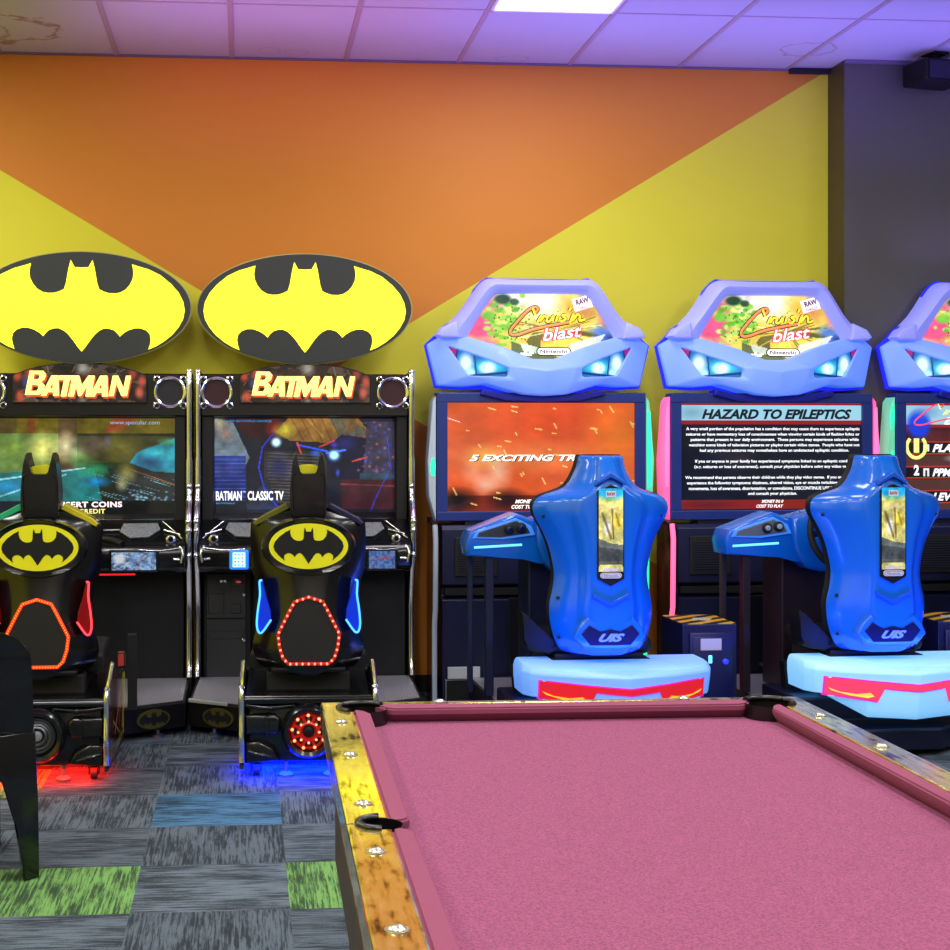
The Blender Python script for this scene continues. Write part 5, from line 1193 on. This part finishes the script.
# ================================================================== POOL TABLE
CLOTH = mat('pink_baize', (137, 71, 101), .92, bump=.5, bscale=700, spec=.2, var=.13, vscale=330)
CLOTH2 = mat('burgundy_baize', (134, 68, 94), .92, bump=.4, bscale=700, spec=.2)
def railmat():
    m = bpy.data.materials.new('worn_metallic_laminate'); m.use_nodes = True; nt = m.node_tree; N = nt.nodes.new; L = nt.links.new
    b = nt.nodes['Principled BSDF']; tc = N('ShaderNodeTexCoord')
    n1 = N('ShaderNodeTexNoise'); n1.inputs['Scale'].default_value = 9; n1.inputs['Detail'].default_value = 8; n1.inputs['Roughness'].default_value = .7; L(tc.outputs['Object'], n1.inputs['Vector'])
    mp = N('ShaderNodeMapping'); mp.inputs['Scale'].default_value = (90, 14, 40); L(tc.outputs['Object'], mp.inputs['Vector'])
    n2 = N('ShaderNodeTexNoise'); n2.inputs['Scale'].default_value = 1; n2.inputs['Detail'].default_value = 6; L(mp.outputs[0], n2.inputs['Vector'])
    ad = N('ShaderNodeMath'); ad.operation = 'ADD'; L(n1.outputs['Fac'], ad.inputs[0]); L(n2.outputs['Fac'], ad.inputs[1])
    cr = N('ShaderNodeValToRGB'); L(ad.outputs[0], cr.inputs[0]); e = cr.color_ramp.elements
    mr = N('ShaderNodeMapRange'); mr.inputs[1].default_value = .72; mr.inputs[2].default_value = 1.28; L(ad.outputs[0], mr.inputs[0]); L(mr.outputs[0], cr.inputs[0])
    e[0].position = .12; e[0].color = rgb((74, 60, 26)); e[1].position = .42; e[1].color = rgb((226, 202, 104)); x = e.new(.8); x.color = rgb((240, 226, 150))
    L(cr.outputs[0], b.inputs['Base Color'])
    r = N('ShaderNodeMapRange'); r.inputs[1].default_value = .3; r.inputs[2].default_value = .7; r.inputs[3].default_value = .05; r.inputs[4].default_value = .17; L(n1.outputs['Fac'], r.inputs[0]); L(r.outputs[0], b.inputs['Roughness'])
    b.inputs['Metallic'].default_value = .85
    bp = N('ShaderNodeBump'); bp.inputs['Strength'].default_value = .10; bp.inputs['Distance'].default_value = .001; L(n2.outputs['Fac'], bp.inputs['Height']); L(bp.outputs[0], b.inputs['Normal'])
    return m
RAIL = railmat()
WEDGE = mat('chipped_brown_edge', (120, 84, 40), .6, var=.5, vscale=30)
POCK = mat('black_pocket_rubber', (14, 13, 14), .3)
tb = empty('pool_table', (.679, 2.150, 0), -.0126, 'pool table with worn pink cloth and scuffed gold edged rails in the foreground', 'pool table')
HW_, HL = .529, .985        # outer half width / length
RT = .80; RW = .066; NO = .099   # rail top height, wood width, nose offset from the outer edge
BED = .768
HOLES = []
for sx in (-1, 1):
    for y in (-1, 0, 1):
        HOLES.append((sx * (HW_ - .088), y * (HL - .068), .052, .60, .95) if y else (sx * (HW_ - .052), 0, .034, .60, .95))
bed = B().box(-HW_ + .06, HW_ - .06, -HL + .04, HL - .04, BED - .04, BED).done('bed_cloth', CLOTH, tb, label='pink playing cloth'); cut(bed, HOLES)
def rail_pair(pts_outer, pts_inner, nose, nm):
    """pts lists of (x,y): wood plank quad(outer->inner) and cushion quad (inner->nose)"""
    w = B().slab(pts_outer + pts_inner[::-1], RT - .045, RT, .004, seg=2); wo = w.done('rail', RAIL, tb)
    g = B(); n = len(pts_inner); zt = RT - .001
    a, b_ = pts_inner; c, d = nose
    dirn = (Vector((c[0], c[1], 0)) - Vector((a[0], a[1], 0))).normalized()
    vs = [(a[0], a[1], zt), (b_[0], b_[1], zt), (d[0], d[1], zt - .004), (c[0], c[1], zt - .004),
          (a[0], a[1], BED), (b_[0], b_[1], BED), (d[0] * 1, d[1], zt - .014), (c[0], c[1], zt - .014)]
    back = .016
    def inn(p, q): v = Vector((q[0] - p[0], q[1] - p[1])); v.normalize(); return (q[0] - v.x * back, q[1] - v.y * back)
    c2_, d2_ = inn(a, c), inn(b_, d)
    vs += [(d2_[0], d2_[1], BED + .0005), (c2_[0], c2_[1], BED + .0005)]
    fs = [(0, 1, 2, 3), (3, 2, 6, 7), (7, 6, 8, 9), (9, 8, 5, 4), (4, 5, 1, 0), (0, 3, 7, 9, 4), (1, 5, 8, 6, 2)]
    v_, f_ = g.add(vs, fs)
    es = {e for f in f_[:2] for e in f.edges}
    bmesh.ops.bevel(g.b, geom=list(es), offset=.004, segments=3, affect='EDGES', clamp_overlap=True)
    g.done('cushion', CLOTH2, wo, 'a')
    return wo
i_ = HW_ - RW; nn = HW_ - NO
def bolts(wo, pts):
    for (x, y) in pts:
        B().lathe([(.011, RT - .001), (.011, RT + .002), (.008, RT + .005), (.003, RT + .006)], (x, y, 0), 'z', 18).lathe([(.015, RT - .002), (.015, RT + .001)], (x, y, 0), 'z', 18).done('rail_bolt', mat('nickel_bolt', (200, 196, 180), .32, metal=1.0), wo, 'a')
PC, PS = .100, .026      # corner cut and half side pocket
for s in (-1, 1):
    for (ya, yb) in ((PS, HL - PC), (-HL + PC, -PS)):
        e1 = .022
        far = yb if yb > 0 else ya
        if yb > 0: o_ = [(s * HW_, .001), (s * HW_, HL)]; inr = [(s * i_, ya - .008), (s * i_, yb + .018)]; ns = [(s * nn, ya + .016), (s * nn, yb - .028)]
        else: o_ = [(s * HW_, -HL), (s * HW_, -.001)]; inr = [(s * i_, ya - .018), (s * i_, yb + .008)]; ns = [(s * nn, ya + .028), (s * nn, yb - .016)]
        wo_pts_inner = [(s * i_, o_[0][1]), (s * i_, o_[1][1])]
        w = B().slab([o_[0], o_[1], wo_pts_inner[1], wo_pts_inner[0]], RT - .045, RT, .004); wo = w.done('rail', RAIL, tb); cut(wo, HOLES)
        # cushion
        a, b_, c, d = inr[0], inr[1], ns[0], ns[1]
        g = B(); zt = RT - .001
        def arc(p, q, k=5):
            """round the nose corner between cushion end and nose"""
            return [(p[0] + (q[0] - p[0]) * math.sin(t * PI / 2 / k), p[1] + (q[1] - p[1]) * (1 - math.cos(t * PI / 2 / k))) for t in range(k + 1)]
        outline = arc(a, c) + arc(b_, d)[::-1]
        n = len(outline)
        top = [(x, y, zt) for x, y in outline]; mid = [(x, y, zt - .013) for x, y in outline]
        low = [((x - s * i_) * .66 + s * i_, y, BED + .0005) for x, y in outline]
        v_, f_ = g.add(top + mid + low, [tuple(range(n))] + [(k, (k + 1) % n, n + (k + 1) % n, n + k) for k in range(n)] + [(n + k, n + (k + 1) % n, 2 * n + (k + 1) % n, 2 * n + k) for k in range(n)])
        bmesh.ops.bevel(g.b, geom=list(f_[0].edges), offset=.004, segments=3, affect='EDGES', clamp_overlap=True)
        co_ = g.done('cushion', CLOTH2, wo, 'a'); cut(co_, [h for h in HOLES if abs(h[1]) < .01])
        m_ = (ya + yb) / 2; bolts(wo, [(s * (HW_ - RW * .5), y) for y in (ya + .09, m_ + .05 * (1 if yb > 0 else -1) * .2, yb - .12)])
for s in (-1, 1):
    y_o, y_i, y_n = s * HL, s * (HL - .020), s * (HL - .076)
    w = B().slab([(-i_ + .001, y_o), (i_ - .001, y_o), (i_ - .001, y_i), (-i_ + .001, y_i)], RT - .045, RT, .004); wo = w.done('rail', RAIL, tb); cut(wo, HOLES)
    hx = i_ - .068
    outline = [(-hx - .02, y_i), (-hx, y_n + s * .012), (-hx + .02, y_n), (hx - .02, y_n), (hx, y_n + s * .012), (hx + .02, y_i)]
    n = len(outline); g = B(); zt = RT - .001
    top = [(x, y, zt) for x, y in outline]; mid = [(x, y, zt - .013) for x, y in outline]; low = [(x, y + (y_i - y) * .33, BED + .0005) for x, y in outline]
    v_, f_ = g.add(top + mid + low, [tuple(range(n))] + [(k, (k + 1) % n, n + (k + 1) % n, n + k) for k in range(n)] + [(n + k, n + (k + 1) % n, 2 * n + (k + 1) % n, 2 * n + k) for k in range(n)])
    bmesh.ops.bevel(g.b, geom=list(f_[0].edges), offset=.004, segments=3, affect='EDGES', clamp_overlap=True)
    g.done('cushion', CLOTH2, wo, 'a')
    bolts(wo, [(.27, s * (HL - .010)), (-.27, s * (HL - .010))])
# pockets
for (cx, cy, r, _, __) in HOLES:
    y = 0 if abs(cy) < .01 else (1 if cy > 0 else -1); sx = 1 if cx > 0 else -1
    g = B().lathe([(r - .0012, RT - .001), (r - .0012, .70), (r - .02, .67), (.002, .665)], (cx, cy, 0), 'z', 32, close=False)
    a0 = math.atan2(-y, -sx) if y else (PI if sx > 0 else 0)
    op = 1.45 if y else 1.62
    g.tube([(cx + r * math.cos(a0 + op + (2 * PI - 2 * op) * k / 20), cy + r * math.sin(a0 + op + (2 * PI - 2 * op) * k / 20), RT + .0005) for k in range(21)], .0065, 10)
    g.done('pocket', POCK, tb, 'a')
# body, skirt, legs
B().box(-HW_ + .004, HW_ - .004, -HL + .02, HL - .02, RT - .075, RT - .045, .003).done('rail_edge', WEDGE, tb)
B().box(-HW_ + .03, HW_ - .03, -HL + .03, HL - .03, .46, RT - .075, .01).done('cabinet', mat('dark_wood_cabinet', (52, 34, 24), .45, var=.3, vscale=12), tb)
for q_ in list(tb.children):
    if q_.name.startswith(('rail_edge', 'cabinet')): cut(q_, HOLES)
for sx in (-1, 1):
    for sy in (-1, 1):
        x, y = sx * (HW_ - .11), sy * (HL - .15)
        g = B(); vs = [(x - .06, y - .06, .46), (x + .06, y - .06, .46), (x + .06, y + .06, .46), (x - .06, y + .06, .46), (x - .04, y - .04, 0), (x + .04, y - .04, 0), (x + .04, y + .04, 0), (x - .04, y + .04, 0)]
        g.add(vs, [(0, 1, 2, 3), (7, 6, 5, 4), (0, 4, 5, 1), (1, 5, 6, 2), (2, 6, 7, 3), (3, 7, 4, 0)]); g.done('leg', mat('dark_wood_cabinet', (52, 34, 24), .45), tb)
# ================================================================== BLACK PLASTIC CHAIR
CHM = mat('black_glossy_chair_plastic', (12, 12, 15), .18, coat=.4)
ch = empty('plastic_chair', (-.898, 4.49, 0), .37, 'glossy black plastic chair cut off by the left edge of the picture', 'chair')
back = cat([(.258, .45), (.25, .60), (.240, .70), (.205, .75), (.12, .785), (0, .79), (-.12, .785), (-.205, .75), (-.240, .70), (-.25, .60), (-.258, .45)], 4)
g = B().prism(back, -.02, .012, .008, seg=3, allb=True)
for v in g.b.verts: v.co.y += -.03 * (v.co.z - .45) / .34 + .05 * (abs(v.co.x) / .26) ** 2 - .04
g.done('backrest', CHM, ch, 'a')
g = B().slab(cat([(-.25, 0), (-.255, .2), (-.24, .42), (-.12, .455), (.12, .455), (.24, .42), (.255, .2), (.25, 0)], 4), .42, .455, .012, seg=3); g.done('seat', CHM, ch, 'a')
for s in (-1, 1):
    out = [(.278, 0), (.272, .25), (.264, .46), (.0, .46), (.0, .40), (.10, .385), (.165, .31), (.205, .18), (.226, .0)]
    out = [(s * a, b_) for a, b_ in out]
    g = B().prism(out if s > 0 else out[::-1], -.02, .012, .006, allb=True)
    for v in g.b.verts: v.co.y += .05 * (abs(v.co.x) / .26) ** 2 - .04 - .03 * (1 - v.co.z / .46) * 0
    g.done('leg', CHM, ch, 'a')
    out = [(s * .245, 0), (s * .24, .44), (s * .16, .44), (s * .18, .2), (s * .205, 0)]
    B().prism(out, .41, .44, .006, allb=True).done('leg', CHM, ch, 'a')
# ================================================================== LIGHT, WORLD, CAMERA
def area(name, loc, target, sx, sy, e, col):
    ld = bpy.data.lights.new(name, 'AREA'); ld.shape = 'RECTANGLE'; ld.size = sx; ld.size_y = sy; ld.energy = e; ld.color = col
    lo = bpy.data.objects.new(name, ld); COL.objects.link(lo); lo.location = loc
    lo.rotation_euler = (Vector(target) - Vector(loc)).to_track_quat('-Z', 'Y').to_euler(); return lo
area('violet_fill_light', (2.5, 6.7, 2.95), (2.5, 7.0, 3.39), 3.0, .9, UPL, (.26, .18, 1.0)).data.spread = 2.2  # added unseen light to tint the ceiling violet, no fixture hangs here
area('magenta_fill_light', (.3, 6.7, 2.95), (.3, 7.0, 3.39), 2.0, .9, UPM, (.62, .22, 1.0)).data.spread = 2.2  # second added fill without a fixture, turns the ceiling magenta
W = bpy.data.worlds.new('World'); S.world = W; W.use_nodes = True
W.node_tree.nodes['Background'].inputs[0].default_value = (.5, .5, .6, 1); W.node_tree.nodes['Background'].inputs[1].default_value = .15
cd = bpy.data.cameras.new('camera'); cd.sensor_width = 36; cd.lens = FOC / 950 * 36; cd.shift_x = (475 - PX) / 950; cd.shift_y = -(475 - PY) / 950; cd.clip_start = .05
cam = bpy.data.objects.new('camera', cd); COL.objects.link(cam); cam.location = (0, 0, CH); cam.rotation_euler = (PI / 2, 0, -YAW); S.camera = cam
S.view_settings.view_transform = 'Standard'; S.view_settings.look = 'None'; S.view_settings.exposure = EXPO; S.view_settings.gamma = 1.0; S.view_settings.use_curve_mapping = False
